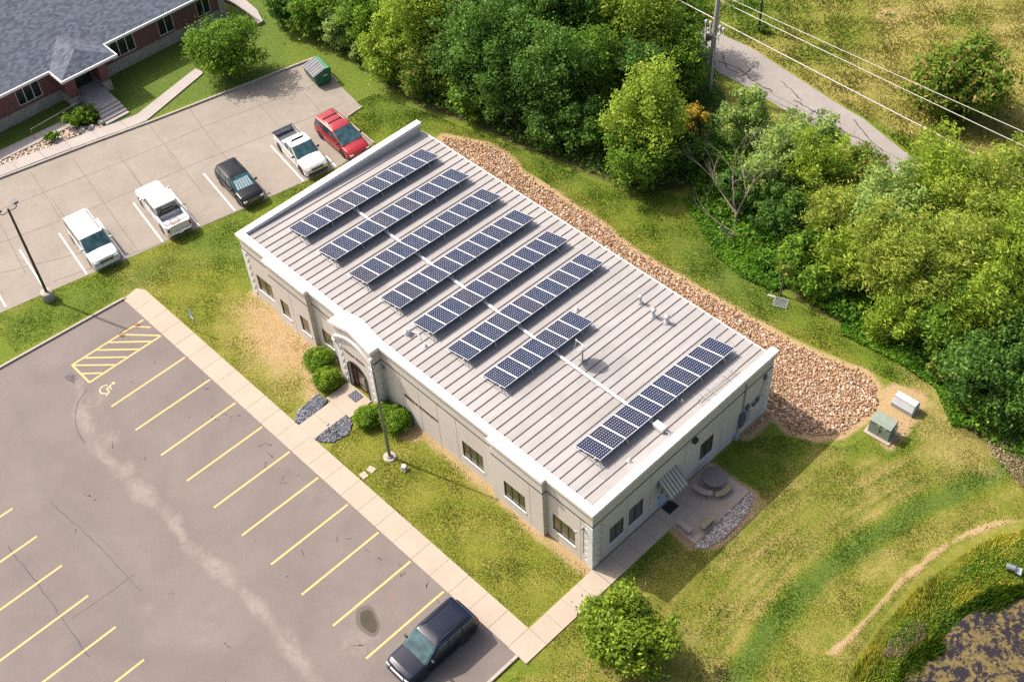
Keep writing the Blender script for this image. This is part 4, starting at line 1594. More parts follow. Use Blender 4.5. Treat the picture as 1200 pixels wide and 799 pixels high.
# ------------------------------------------------------------------ stones
def stones(name, poly, n, s0, s1, cols, z=0.0, bed=0.0, seed=3, pile=0.0, spill=0.0):
    rg = np.random.default_rng(seed)
    poly_a = np.array(poly)
    lo, hi = poly_a.min(0), poly_a.max(0)
    P = []
    while len(P) < n:
        q = rg.uniform(lo, hi, (n * 2, 2))
        ok = in_poly(q[:, 0], q[:, 1], poly)
        P += list(q[ok])
    P = np.array(P[:n])
    if pile and spill:
        P = P + rg.normal(0, spill, P.shape) * (rg.random((n, 1)) < .5)
        bad = (P[:, 0] > -.3) & (P[:, 0] < 31.2) & (P[:, 1] < 15.6)
        P[bad, 1] = 15.6 + np.abs(P[bad, 1] - 15.6)
    phi = (1 + 5 ** .5) / 2
    ico = np.array([(-1, phi, 0), (1, phi, 0), (-1, -phi, 0), (1, -phi, 0), (0, -1, phi), (0, 1, phi), (0, -1, -phi), (0, 1, -phi), (phi, 0, -1), (phi, 0, 1), (-phi, 0, -1), (-phi, 0, 1)]) / 1.9
    fi = np.array([(0, 11, 5), (0, 5, 1), (0, 1, 7), (0, 7, 10), (0, 10, 11), (1, 5, 9), (5, 11, 4), (11, 10, 2), (10, 7, 6), (7, 1, 8), (3, 9, 4), (3, 4, 2), (3, 2, 6), (3, 6, 8), (3, 8, 9), (4, 9, 5), (2, 4, 11), (6, 2, 10), (8, 6, 7), (9, 8, 1)])
    s = rg.uniform(s0, s1, n) * rg.choice([.6, .9, 1, 1.2, 1.55], n)
    V = ico[None] * (1 + rg.uniform(-.28, .28, (n, 12, 1)))
    V = V * np.stack([rg.uniform(.7, 1.25, n), rg.uniform(.7, 1.25, n), rg.uniform(.45, .8, n)], 1)[:, None]
    a = rg.uniform(0, 6.28, n)
    c, s_ = np.cos(a), np.sin(a)
    x = V[..., 0] * c[:, None] - V[..., 1] * s_[:, None]
    y = V[..., 0] * s_[:, None] + V[..., 1] * c[:, None]
    V = np.stack([x, y, V[..., 2]], -1) * s[:, None, None]
    V[..., 0] += P[:, 0, None]
    V[..., 1] += P[:, 1, None]
    V[..., 2] += (z + s * .25 + rg.uniform(0, pile + 1e-6, n))[:, None]
    F = (fi[None] + (np.arange(n) * 12)[:, None, None]).reshape(-1, 3)
    m, N, L, Pb = nt(name + '_stone')
    t = attr(N, 'tone')
    cr = N.new("ShaderNodeValToRGB")
    cr.color_ramp.interpolation = 'LINEAR'
    els = cr.color_ramp.elements
    els[0].position = 0
    els[0].color = (*cols[0], 1)
    els[1].position = 1
    els[1].color = (*cols[-1], 1)
    for i in range(1, len(cols) - 1):
        e_ = els.new(i / (len(cols) - 1))
        e_.color = (*cols[i], 1)
    L.new(t, cr.inputs[0])
    L.new(cr.outputs[0], Pb.inputs['Base Color'])
    Pb.inputs['Roughness'].default_value = .9
    o = np_mesh(name, V.reshape(-1, 3), F, m, {'tone': ('FACE', np.repeat(rg.uniform(0, 1, n), 20))})
    return o


stuff(stones('rock_border', ROCK, 46000, .03, .068, [(.12, .062, .035), (.23, .125, .068), (.31, .178, .10), (.36, .22, .13), (.44, .31, .21), (.60, .50, .41)], z=-.005, pile=.05, spill=.16), 'bed of loose tan and orange rocks running behind the building', 'rocks')
WST = P2([(814, 641), (838, 636), (862, 616), (880, 590), (880, 575), (872, 578), (850, 600)])
WST = [(34.0, 5.0), (34.45, 5.1), (34.85, 6.2), (34.9, 7.6), (34.75, 8.9), (34.35, 9.9), (34.0, 10.0)]
stuff(stones('white_gravel', WST, 1500, .035, .075, [(.22, .18, .15), (.36, .31, .28), (.52, .48, .46)], z=0.01, seed=5, pile=.03), 'crescent of white stones along the patio edge', 'gravel')
b = MB()
b.box(34.0, 34.05, 5.05, 9.98, -.1, .12)
struct(b.build('patio_edging', M['wood']))
G1 = [(10.12, -2.62), (10.93, -2.5), (11.15, -2.9), (11.17, -4.9), (10.75, -4.92), (10.3, -4.4)]
G2 = [(12.75, -2.5), (13.5, -2.6), (13.95, -3.3), (13.75, -4.3), (13.2, -4.85), (12.75, -4.93)]
stuff(stones('dark_gravel', G1, 1300, .035, .06, [(.045, .05, .065), (.10, .105, .13), (.22, .22, .25)], z=0.02, seed=6, pile=.03), 'dark slate gravel bed left of the entrance walk', 'gravel')
stuff(stones('dark_gravel', G2, 1300, .035, .06, [(.045, .05, .065), (.10, .105, .13), (.22, .22, .25)], z=0.02, seed=7, pile=.03), 'dark slate gravel bed right of the entrance walk', 'gravel')
for gp_, nm in ((G1, 'gravel_base'), (G2, 'gravel_base')):
    struct(MB().prism(gp_, -.1, .02).build(nm, plain('dark_bed', (.06, .06, .07), .95)))

# ------------------------------------------------------------------ small things by the entrance
b = MB()
b.lathe([(.03, 0), (.03, .7), (.09, .71), (.09, .78), (0, .8)], seg=10)
t = thing('path_light', 'short grey path light standing in the dark gravel by the walk', 'light', (13.0, -4.0, .06))
b.build('post', M['galv'], t)
b = MB()
b.box(-.1, .22, -.06, .06, .66, .74)
b.build('lamp_head', M['galv'], t)
F_ = thing('flagpole', 'tall thin grey-green flagpole with no flag in a round concrete base', 'flagpole', (17.05, -2.68, 0))
b = MB()
b.tube([(0, 0, 0), (0, 0, 3), (0, 0, 8.7)], [.10, .085, .045], 12)
b.build('pole', plain('grey_green_pole', (.20, .23, .21), .45, .5), F_)
b = MB()
b.lathe([(0, 8.68), (.09, 8.74), (.12, 8.82), (.09, 8.9), (0, 8.95)], seg=12)
b.build('finial', M['white'], F_)
b = MB()
b.lathe([(.40, -.1), (.40, .06), (.35, .08), (0, .08)], seg=24)
b.lathe([(.2, .10), (.18, .16), (0, .17)], seg=16)
b.build('base', M['kerb'], F_)
t = thing('ground_floodlight', 'small white floodlight on a block in the grass by the flagpole', 'light', (18.37, -2.68, 0))
b = MB()
b.box(-.2, .2, -.15, .15, -.05, .10)
b.build('base', M['kerb'], t)
b = MB()
b.box(-.13, .10, -.13, .13, .16, .36)
b.tube([(0, 0, .08), (0, 0, .2)], .03, 6)
b.build('lamp_head', M['white'], t, rz=R(30))
for (cx, cy, a, l_) in ((16.95, -4.05, .2, 'square pale paver in the grass, the one nearer the flagpole'), (16.95, -4.62, -.1, 'square pale paver in the grass, the one nearer the sidewalk')):
    b = MB()
    b.box(-.24, .24, -.2, .2, -.03, .05)
    tag(b.build('paver', M['walk'], loc=(cx, cy, 0), rz=a, bevel=.01), l_, 'paver', 'pavers in the grass by the flagpole')
# accessible parking sign
S = thing('parking_sign', 'blue and white accessible parking sign on a thin post by the sidewalk', 'sign', (.1, -4.75, 0))
b = MB()
b.box(-.025, .025, -.02, .02, -.1, 2.05)
b.build('post', M['galv'], S)
b = MB()
b.box(-.17, .17, -.034, -.0205, 1.50, 2.0)
pb = b.build('sign_plate', plain('sign_blue', (.06, .16, .45), .4, var=.05), S)
b = MB()
b.box(-.17, .17, -.034, -.0205, 1.28, 1.485)
b.build('sign_plate', plain('sign_white', (.75, .77, .8), .4, var=.05), S)
b = MB()
yy = -.0355


def vstrip(b, p, q, w):
    p, q = Vector(p), Vector(q)
    d = (q - p).normalized()
    n = Vector((-d.y, d.x)) * w / 2
    b.add([(p.x - n.x, yy, p.y - n.y), (q.x - n.x, yy, q.y - n.y), (q.x + n.x, yy, q.y + n.y), (p.x + n.x, yy, p.y + n.y)], [(0, 1, 2, 3)])


for k in range(10):
    a0, a1 = R(130 + 22 * k), R(130 + 22 * (k + 1))
    vstrip(b, (-.02 + .09 * math.cos(a0), 1.69 + .09 * math.sin(a0)), (-.02 + .09 * math.cos(a1), 1.69 + .09 * math.sin(a1)), .025)
vstrip(b, (-.03, 1.86), (-.01, 1.73), .035)
vstrip(b, (-.01, 1.73), (.07, 1.72), .03)
vstrip(b, (.07, 1.73), (.11, 1.62), .03)
vstrip(b, (-.055, 1.9), (-.005, 1.9), .05)
b.build('wheelchair_symbol', M['white'], pb)

# utility boxes
U = thing('transformer_box', 'big green metal transformer cabinet on a pad at the tip of the rock bed', 'utility box', (36.93, 18.62, 0), R(4))
b = MB()
b.box(-.85, .85, -.62, .62, -.1, .10)
b.build('pad', M['walk'], U)
gm = plain('utility_green', (.23, .28, .225), .5, var=.12)
b = MB()
b.box(-.68, .68, -.42, .42, .10, 1.15)
b.add([(-.70, -.46, 1.14), (.70, -.46, 1.14), (.70, .46, 1.14), (-.70, .46, 1.14), (-.70, -.46, 1.18), (.70, -.46, 1.18), (.66, .42, 1.26), (-.66, .42, 1.26)],
      [(3, 2, 1, 0), (4, 5, 6, 7), (0, 1, 5, 4), (1, 2, 6, 5), (2, 3, 7, 6), (3, 0, 4, 7)])
b.build('cabinet', gm, U, bevel=.015)
b = MB()
b.box(-.01, .01, -.428, -.4205, .14, 1.1)
b.box(.04, .08, -.45, -.421, .55, .78)
b.build('door_handle', M['frame_dark'], U)
b = MB()
b.box(-.18, -.02, -.432, -.4205, .98, 1.07)
b.box(.2, .4, -.432, -.4205, .98, 1.07)
b.build('warning_label', M['whiteline'], U)
b = MB()
b.box(.6805, .80, -.1, .25, .7, 1.05)
b.tube([(.78, .0, .4), (1.25, .05, .75), (1.4, .1, .8)], .02, 5)
b.build('meter', M['galv'], U)
U = thing('utility_enclosure', 'low pale grey utility enclosure with sloping lid behind the green cabinet', 'utility box', (36.85, 21.2, 0), R(2))
b = MB()
b.add([(-.72, -.42, 0), (.72, -.42, 0), (.72, .42, 0), (-.72, .42, 0), (-.72, -.46, .35), (.72, -.46, .35), (.70, -.25, .82), (-.70, -.25, .82), (.70, .22, .86), (-.70, .22, .86), (.72, .42, .5), (-.72, .42, .5)],
      [(0, 1, 5, 4), (4, 5, 6, 7), (7, 6, 8, 9), (9, 8, 10, 11), (11, 10, 2, 3), (0, 4, 7, 9, 11, 3), (1, 2, 10, 8, 6, 5)])
b.build('shell', plain('pale_enclosure', (.50, .53, .54), .5, var=.1), U, bevel=.02)
b = MB()
b.box(-.70, .70, -.475, -.462, .33, .36)
b.box(-.70, .70, -.27, -.255, .80, .835)
b.build('seam_strip', M['galv'], U)
# storm drain in the lawn
U = thing('storm_drain', 'grey square storm drain grate set in the grass by the woods', 'drain', (26.2, 23.1, 0), R(25))
b = MB()
b.box(-.47, .47, -.43, -.36, -.1, .04)
b.box(-.47, .47, .36, .43, -.1, .04)
b.box(-.47, -.4, -.36, .36, -.1, .04)
b.box(.4, .47, -.36, .36, -.1, .04)
b.build('frame', plain('drain_frame', (.24, .22, .20), .9), U)
b = MB()
for k in range(9):
    b.box(-.4 + k * .092, -.4 + k * .092 + .045, -.36, .36, -.06, .045)
b.build('grate', M['galv'], U)
b = MB()
b.box(-.4, .4, -.36, .36, -.1, -.062)
b.build('pit', M['black'], U)
U = tag(MB().box(-.26, .26, -.09, .09, -.02, .05).build('concrete_block', M['greywalk'], loc=(*at(904, 347), 0), rz=R(20), bevel=.02), 'small pale concrete slab in the grass by the drain grate', 'slab')
# culvert end at the pond bank
cx, cy = at(1184, 668, -.2)
U = thing('culvert_pipe', 'pale blue-grey culvert pipe end sticking out of the pond bank', 'pipe', (cx, cy, float(ground_h(np.array([cx]), np.array([cy]))[0]) + .3), R(20))
b = MB()
b.lathe([(.15, -.3), (.15, .15), (.18, .16), (.18, .2), (.13, .2), (.13, -.3)], (0, 0, .15), 18, ax='x')
b.build('pipe', plain('culvert', (.13, .155, .18), .7, 0), U)
b = MB()
b.add([(.2, -.15, 0.02), (.55, -.25, .0), (.55, .25, .0), (.2, .15, .02), (.2, -.15, .06), (.55, -.25, .04), (.55, .25, .04), (.2, .15, .06)], [(3, 2, 1, 0), (4, 5, 6, 7), (0, 1, 5, 4), (1, 2, 6, 5), (2, 3, 7, 6), (3, 0, 4, 7)])
b.build('apron', plain('culvert_apron', (.45, .5, .55), .5, .3), U)

# ------------------------------------------------------------------ lamp posts, poles
Lp = thing('street_lamp', 'brown two-headed car park lamp post on a round concrete plinth at the grass edge', 'lamp post', (-9.72, -9.95, 0))
b = MB()
b.lathe([(.42, -.1), (.42, .75), (.40, .78), (0, .78)], seg=22)
b.build('plinth', M['kerb'], Lp)
brn = plain('bronze_pole', (.06, .045, .04), .5)
b = MB()
b.tube([(0, 0, .78), (0, 0, 8.25)], [.10, .075], 10)
b.build('pole', brn, Lp)
for s in (-1, 1):
    b = MB()
    b.tube([(0, 0, 8.05), (0, s * .42, 8.0), (0, s * .56, 8.1), (0, s * .58, 8.35)], .03, 6)
    b.build('arm', brn, Lp)
    b = MB()
    b.box(-.26, .16, s * .58 - .16, s * .58 + .16, 8.34, 8.50)
    hd = b.build('lamp_head', plain('slate_lamp_head', (.13, .16, .18), .4), Lp, bevel=.04)
    b = MB()
    b.box(-.20, .12, s * .58 - .12, s * .58 + .12, 8.32, 8.338)
    b.build('lens', M['lamp_lens'], hd)
Lp = thing('street_lamp', 'thin black lamp post with a shrub at its foot beyond the old road', 'lamp post', (6.47, 46.18, 0))
b = MB()
b.tube([(0, 0, 0), (0, 0, 6.5)], [.09, .06], 8)
b.build('pole', M['black'], Lp)
b = MB()
b.box(-.35, .35, -.15, .15, 6.5, 6.65)
b.build('lamp_head', M['black'], Lp)

Pp = thing('power_pole', 'tall grey wooden power pole with insulators between the woods and old road', 'power pole', (8.6, 37.3, 0))
b = MB()
b.tube([(0, 0, -.3), (.0, 0, 5), (.1, 0, 10.2)], [.21, .19, .15], 10)
b.build('pole', plain('grey_wood', (.42, .385, .35), .9, var=.2, scale=6), Pp)
b = MB()
b.tube([(.2, -.25, 0), (.2, -.22, 4.2)], .06, 6)
b.build('riser_pipe', M['alu'], Pp)
b = MB()
b.tube([(-.9, .0, 5.75), (.9, 0, 5.85)], .07, 6)
b.build('crossarm', M['wood'], Pp)
MB().tube([(-.6, -.2, 5.2), (.6, -.2, 5.2)], .05, 6).build('crossarm', M['wood'], Pp)
MB().tube([(.05, -1.1, 9.5), (.05, 1.1, 9.5)], .07, 6).build('crossarm', M['wood'], Pp)
for k, (ix, iz) in enumerate(((-.8, 5.85), (-.4, 5.9), (.5, 5.95), (.85, 5.9), (-.55, 5.3), (.45, 5.25))):
    b = MB()
    b.lathe([(.06, 0), (.12, .05), (.07, .1), (.13, .16), (.07, .22), (.11, .28), (0, .32)], (ix, -.05, iz), 10)
    b.tube([(ix, -.05, iz), (ix + .15, -.25, iz - .5)], .035, 5)
    b.build('insulator', M['white'], Pp)
b = MB()
b.lathe([(.05, 4.6), (.22, 4.65), (.24, 5.2), (.2, 5.3), (0, 5.34)], (-.42, -.1, 0), 14)
b.build('transformer_can', M['galv'], Pp)
wirem = plain('pale_cable', (.55, .51, .45), .5, .2, var=.05)


def wire(y, pts, r, label):
    b = MB()
    P = []
    (x0, z0), (x1, z1) = pts
    n = 40
    for k in range(n + 1):
        t = -.45 + 2.0 * k / n
        x = x0 + (x1 - x0) * t
        P.append((x, y, z0 + (z1 - z0) * t + .35 * ((t - .5) ** 2 - .25) * .6))
    b.tube(P, r, 5)
    tag(b.build('power_line', wirem), label, 'wire', 'wires strung from the power pole')


wire(37.28, ((4.9, 6.65), (33.7, 5.9)), .045, 'lowest and thickest pale wire passing the power pole, nearest the woods')
wire(37.6, ((8.3, 7.98), (32.9, 7.93)), .030, 'middle pale wire of the three crossing the dry field')
wire(38.2, ((9.24, 8.02), (32.44, 8.43)), .026, 'uppermost thin pale wire crossing the dry field and round tree')
Pp2 = thing('power_pole', 'grey wooden power pole standing outside the right edge of the view', 'power pole', (49.4, 37.4, 0))
b = MB()
b.tube([(0, 0, -.3), (0, 0, 10)], [.2, .15], 8)
b.build('pole', M['wood'], Pp2)

# old road beyond the woods
rl = [(-12, 50.5), (-4, 46.9), (1.8, 44.1), (4.5, 42.9), (9.5, 42.2), (15, 41.8), (20, 41.2), (25, 40.6), (32, 39.6), (45, 37.5)]
rr2 = [(-13.5, 47.6), (-5.5, 43.6), (.5, 41.2), (5, 39.9), (10, 39.2), (15, 39.0), (20, 38.9), (25, 38.0), (32, 37.0), (45, 34.9)]
rl = P2([(760, -20), (800, 25), (817, 34), (845, 40), (880, 57), (935, 92), (975, 118), (1012, 140), (1062, 180), (1120, 220), (1230, 300)])
rr2 = P2([(735, 0), (790, 45), (818, 62), (835, 82), (880, 105), (910, 124), (950, 148), (990, 170), (1040, 198), (1090, 235), (1190, 320)])
b = MB()
for i in range(len(rl) - 1):
    b.add([(*rr2[i], .03), (*rr2[i + 1], .03), (*rl[i + 1], .03), (*rl[i], .03)], [(0, 1, 2, 3)])
struct(b.build('old_road', M['oldroad']))
b = MB()
crack(b, P2([(842, 72), (860, 78), (870, 84), (885, 96), (905, 108)], .03), .12, .036, .12)
crack(b, P2([(845, 62), (852, 80), (865, 86)], .03), .10, .0362, .1)
crack(b, P2([(870, 90), (884, 78)], .03), .12, .0364, .1)
crack(b, P2([(930, 118), (960, 135), (985, 152), (1020, 172), (1040, 185)], .03), .12, .0366, .15)
crack(b, P2([(915, 95), (940, 118)], .03), .10, .0368, .1)
crack(b, P2([(1000, 140), (1020, 165), (1035, 178)], .03), .09, .037, .1)
struct(b.build('road_cracks', M['crack']))

# ------------------------------------------------------------------ brick building
K = thing('brick_building', 'dark red brick building with blue-grey shingle roof and white window frames', 'building', (-28.6, 0, 0), R(-1.2))
wx = 0.0
PW = {'a': [((0, -14), (0, 2.45), [(13.0, 15.05, 1.3, 2.72, 3)])],
      }
bb_ = MB()
sb = MB()


def twall(p, q, wins, zt=3.35):
    # stone base below, brick above
    wall(sb, p, q, -.2, .98, [])
    wall(bb_, p, q, .98, zt, [w_[:4] for w_ in wins])
    for (s0, s1, z0, z1, pn) in wins:
        window(K, p, q, s0, s1, z0, z1, pn, depth=.11, glass='darkglass', frame='white', sill=False, fw=.055)


# outward is +X so walk with increasing y on the right-hand side: p0 low y -> p1 high y gives n = (dy,-dx) = +X
twall((0, -16), (0, 2.45), [(15.03, 17.08, 1.25, 2.72, 3), (8.0, 10.0, 1.25, 2.72, 3), (3.0, 5, 1.25, 2.72, 3)])
twall((0, 2.45), (1.75, 2.45), [])
twall((1.75, 2.45), (1.75, 3.2), [])
twall((1.75, 5.3), (1.75, 6.0), [])
twall((1.75, 6.0), (0, 6.0), [])
twall((0, 6.0), (0, 18.1), [(1.4, 3.6, 1.2, 2.72, 3), (5.85, 7.3, 1.15, 2.72, 2), (9.6, 10.9, 1.15, 2.72, 2)])
twall((0, 18.1), (-18, 18.1), [])
twall((1.75, 3.2), (.3, 3.2), [])
twall((.3, 5.3), (1.75, 5.3), [])
wall(bb_, (.3, 3.2), (.3, 5.3), .5, 3.35, [(.2, 1.9, .55, 2.9)])
bb_.build('wall', M['brick'], K)
sb.build('stone_base', M['stone'], K)
b = MB()
b.box(.2, .26, 3.4, 5.1, .55, 2.9)
b.build('door', glassmat('dark_doorway', (.012, .012, .012), .1), K)
b = MB()
b.box(-.06 + .08, .04 + .04, 17.6, 18.2, 0, 3.2)
b.build('pier', M['kerb'], K)
# roof with hip porch: main slope rises from eave x=.75 to ridge x=-9
rb = MB()
zi, ex, sl2 = 3.32, .62, .40
rx = -9.5


def RZ(x):
    return zi + (ex - x) * sl2


rb.add([(ex, -18, zi), (ex, 18.7, zi), (rx, 12.0, RZ(rx)), (rx, -18, RZ(rx))], [(0, 1, 2, 3)])
rb.add([(ex, 18.7, zi), (2 * rx - ex, 18.7, zi), (rx, 12.0, RZ(rx))], [(0, 1, 2)])
rb.add([(2 * rx - ex, 18.7, zi), (2 * rx - ex, -18, zi), (rx, -18, RZ(rx)), (rx, 12.0, RZ(rx))], [(0, 1, 2, 3)])
# porch hip
pxo, py0, py1 = 2.55, 1.95, 6.75
zp = zi - .0
cy_ = (py0 + py1) / 2
pk = zi + .95
back_x = ex - (pk - zi) / sl2
eps = .02
rb.add([(pxo, py0, zp), (pxo, py1, zp), (.9, cy_, pk), (back_x, cy_, pk + eps), (ex, py0, zp + eps), (ex, py1, zp + eps)],
       [(0, 1, 2), (0, 2, 3, 4), (1, 5, 3, 2)])
rk = rb.build('roof', M['shingle'], K)
b = MB()
b.box(ex - .02, ex + .09, -18, py0 - .02, zi - .19, zi + .02)
b.box(ex - .02, ex + .09, py1 + .02, 18.75, zi - .19, zi + .02)
b.box(pxo - .02, pxo + .09, py0 - .08, py1 + .08, zi - .19, zi + .02)
b.box(ex + .1, pxo - .03, py0 - .08, py0 + .02, zi - .19, zi + .02)
b.box(ex + .1, pxo - .03, py1 - .02, py1 + .08, zi - .19, zi + .02)
b.build('gutter', M['white'], K)
b = MB()
b.box(.0, ex - .03, -18, 18.6, zi - .14, zi - .10)
b.box(ex, pxo - .03, py0 + .03, py1 - .03, zi - .14, zi - .10)
b.build('soffit', M['white'], K)
# porch landing, steps, handrail (part of the building)
b = MB()
b.prism([(.3, 3.15), (4.0, 3.2), (4.0, 5.15), (.3, 5.3)], -.1, .60)
for k in range(4):
    b.box(4.003 + .36 * k, 4.0 + .36 * (k + 1), 3.15, 5.2, -.1, .60 - .115 * (k + 1))
b.build('steps', M['greywalk'], K)
b = MB()
for yy in (2.94,):
    b.tube([(2.0, yy, 0.4), (2.0, yy, 1.5), (3.1, yy, 1.5), (4.3, yy, 1.0), (4.3, yy, .1)], .025, 6)
    b.tube([(2.0, yy, 1.05), (3.1, yy, 1.05), (4.3, yy, .6)], .02, 6)
    b.tube([(3.1, yy, .4), (3.1, yy, 1.5)], .022, 6)
b.build('handrail', M['black'], K)
b = MB()
b.tube([(2.75, -1.7, .1), (2.75, -1.7, .95), (3.0, 2.85, 1.35), (3.0, 2.85, .5)], .03, 6)
b.tube([(2.9, .6, .1), (2.88, .6, 1.15)], .025, 6)
b.build('handrail', M['wood'], K)
# landscape strip with rocks and mulch by the ramp
sx_ = P2([(0, 190), (40, 165), (70, 150), (122, 148), (120, 158), (95, 158), (60, 172), (20, 193), (0, 204)])
stuff(stones('pebble_bed', sx_, 1400, .04, .09, [(.38, .26, .2), (.5, .38, .3), (.6, .5, .42)], z=0.0, seed=15, pile=.03), 'strip of pinkish pebbles beside the ramp of the brick building', 'gravel')
for i_, (px, py) in enumerate(((97, 155), (108, 151), (119, 145))):
    b = MB()
    b.lathe([(.25, 0), (.3, .12), (.2, .28), (0, .32)], seg=7, smooth=False)
    tag(b.build('rock', plain('pale_rock', (.42, .39, .35), .9, var=.2), loc=(*at(px, py), 0), rz=i_ * 1.3),
        ['pale rock left of the front shrub at the brick building', 'pale rock in the middle of three before the long shrub', 'pale rock nearest the steps of the brick building'][i_], 'rock', 'pale rocks at the bed edge')

# ------------------------------------------------------------------ dumpster
Dm = thing('dumpster', 'green dumpster with black split plastic lids at the corner of the concrete lot', 'dumpster', (*at(373, 87, .5), .02), R(79))
b = MB()
gD = plain('dumpster_green', (.015, .13, .07), .5, var=.2, scale=4)
# front (low) faces -x
prof = [(-.62, .18), (.62, .18), (.75, 1.32), (.3, 1.42), (-.80, 1.02)]
vs_ = [(x, -.98, z) for x, z in prof] + [(x, .98, z) for x, z in prof]
b.add(vs_, [(4, 3, 2, 1, 0), (5, 6, 7, 8, 9)] + [(i, (i + 1) % 5, (i + 1) % 5 + 5, i + 5) for i in range(5)])
for yy in (-.99, .97):
    b.box(-.5, .5, yy - .03, yy + .05, .6, .74)
for xx in (-.35, 0, .35):
    b.box(xx - .03, xx + .03, -1.02, -.981, .2, 1.0)
for xx in (-.45, .45):
    for yy in (-.8, .8):
        b.box(xx - .06, xx + .06, yy - .04, yy + .04, 0, .18)
b.build('container', gD, Dm)
for s in (-1, 1):
    b = MB()
    y0, y1 = (.02, .97) if s > 0 else (-.97, -.02)
    sl3 = .40 / 1.10
    v = [(-.84, y0, 1.04 - .0), (.30, y0, 1.455), (.30, y1, 1.455), (-.84, y1, 1.04)]
    b.add(v + [(x, y, z + .035) for x, y, z in v], [(3, 2, 1, 0), (4, 5, 6, 7), (0, 1, 5, 4), (1, 2, 6, 5), (2, 3, 7, 6), (3, 0, 4, 7)])
    for k in range(3):
        ym = y0 + (y1 - y0) * (k + .5) / 3
        v = [(-.78, ym - .05, 1.10), (.25, ym - .05, 1.475), (.25, ym + .05, 1.475), (-.78, ym + .05, 1.10)]
        b.add([(x, y, z - .02) for x, y, z in v] + [(x, y, z + .03) for x, y, z in v], [(4, 5, 6, 7), (0, 1, 5, 4), (1, 2, 6, 5), (2, 3, 7, 6), (3, 0, 4, 7)])
    b.build('lid', plain('grey_lid', (.075, .08, .10), .5, var=.2), Dm)
b = MB()
b.box(.3, .62, -.97, .97, 1.40, 1.43)
b.build('top_plate', plain('light_green', (.06, .22, .11), .5), Dm)
b = MB()
b.box(-.0, .35, -1.026, -1.022, .85, .95)
b.build('sticker', M['white'], Dm)


# ------------------------------------------------------------------ vehicles
def lerp(a, b_, t):
    return a + (b_ - a) * t


def interp(x, pts):
    if x <= pts[0][0]:
        return pts[0][1]
    for (a, va), (c, vc) in zip(pts, pts[1:]):
        if x <= c:
            t = (x - a) / (c - a + 1e-9)
            return lerp(va, vc, t)
    return pts[-1][1]


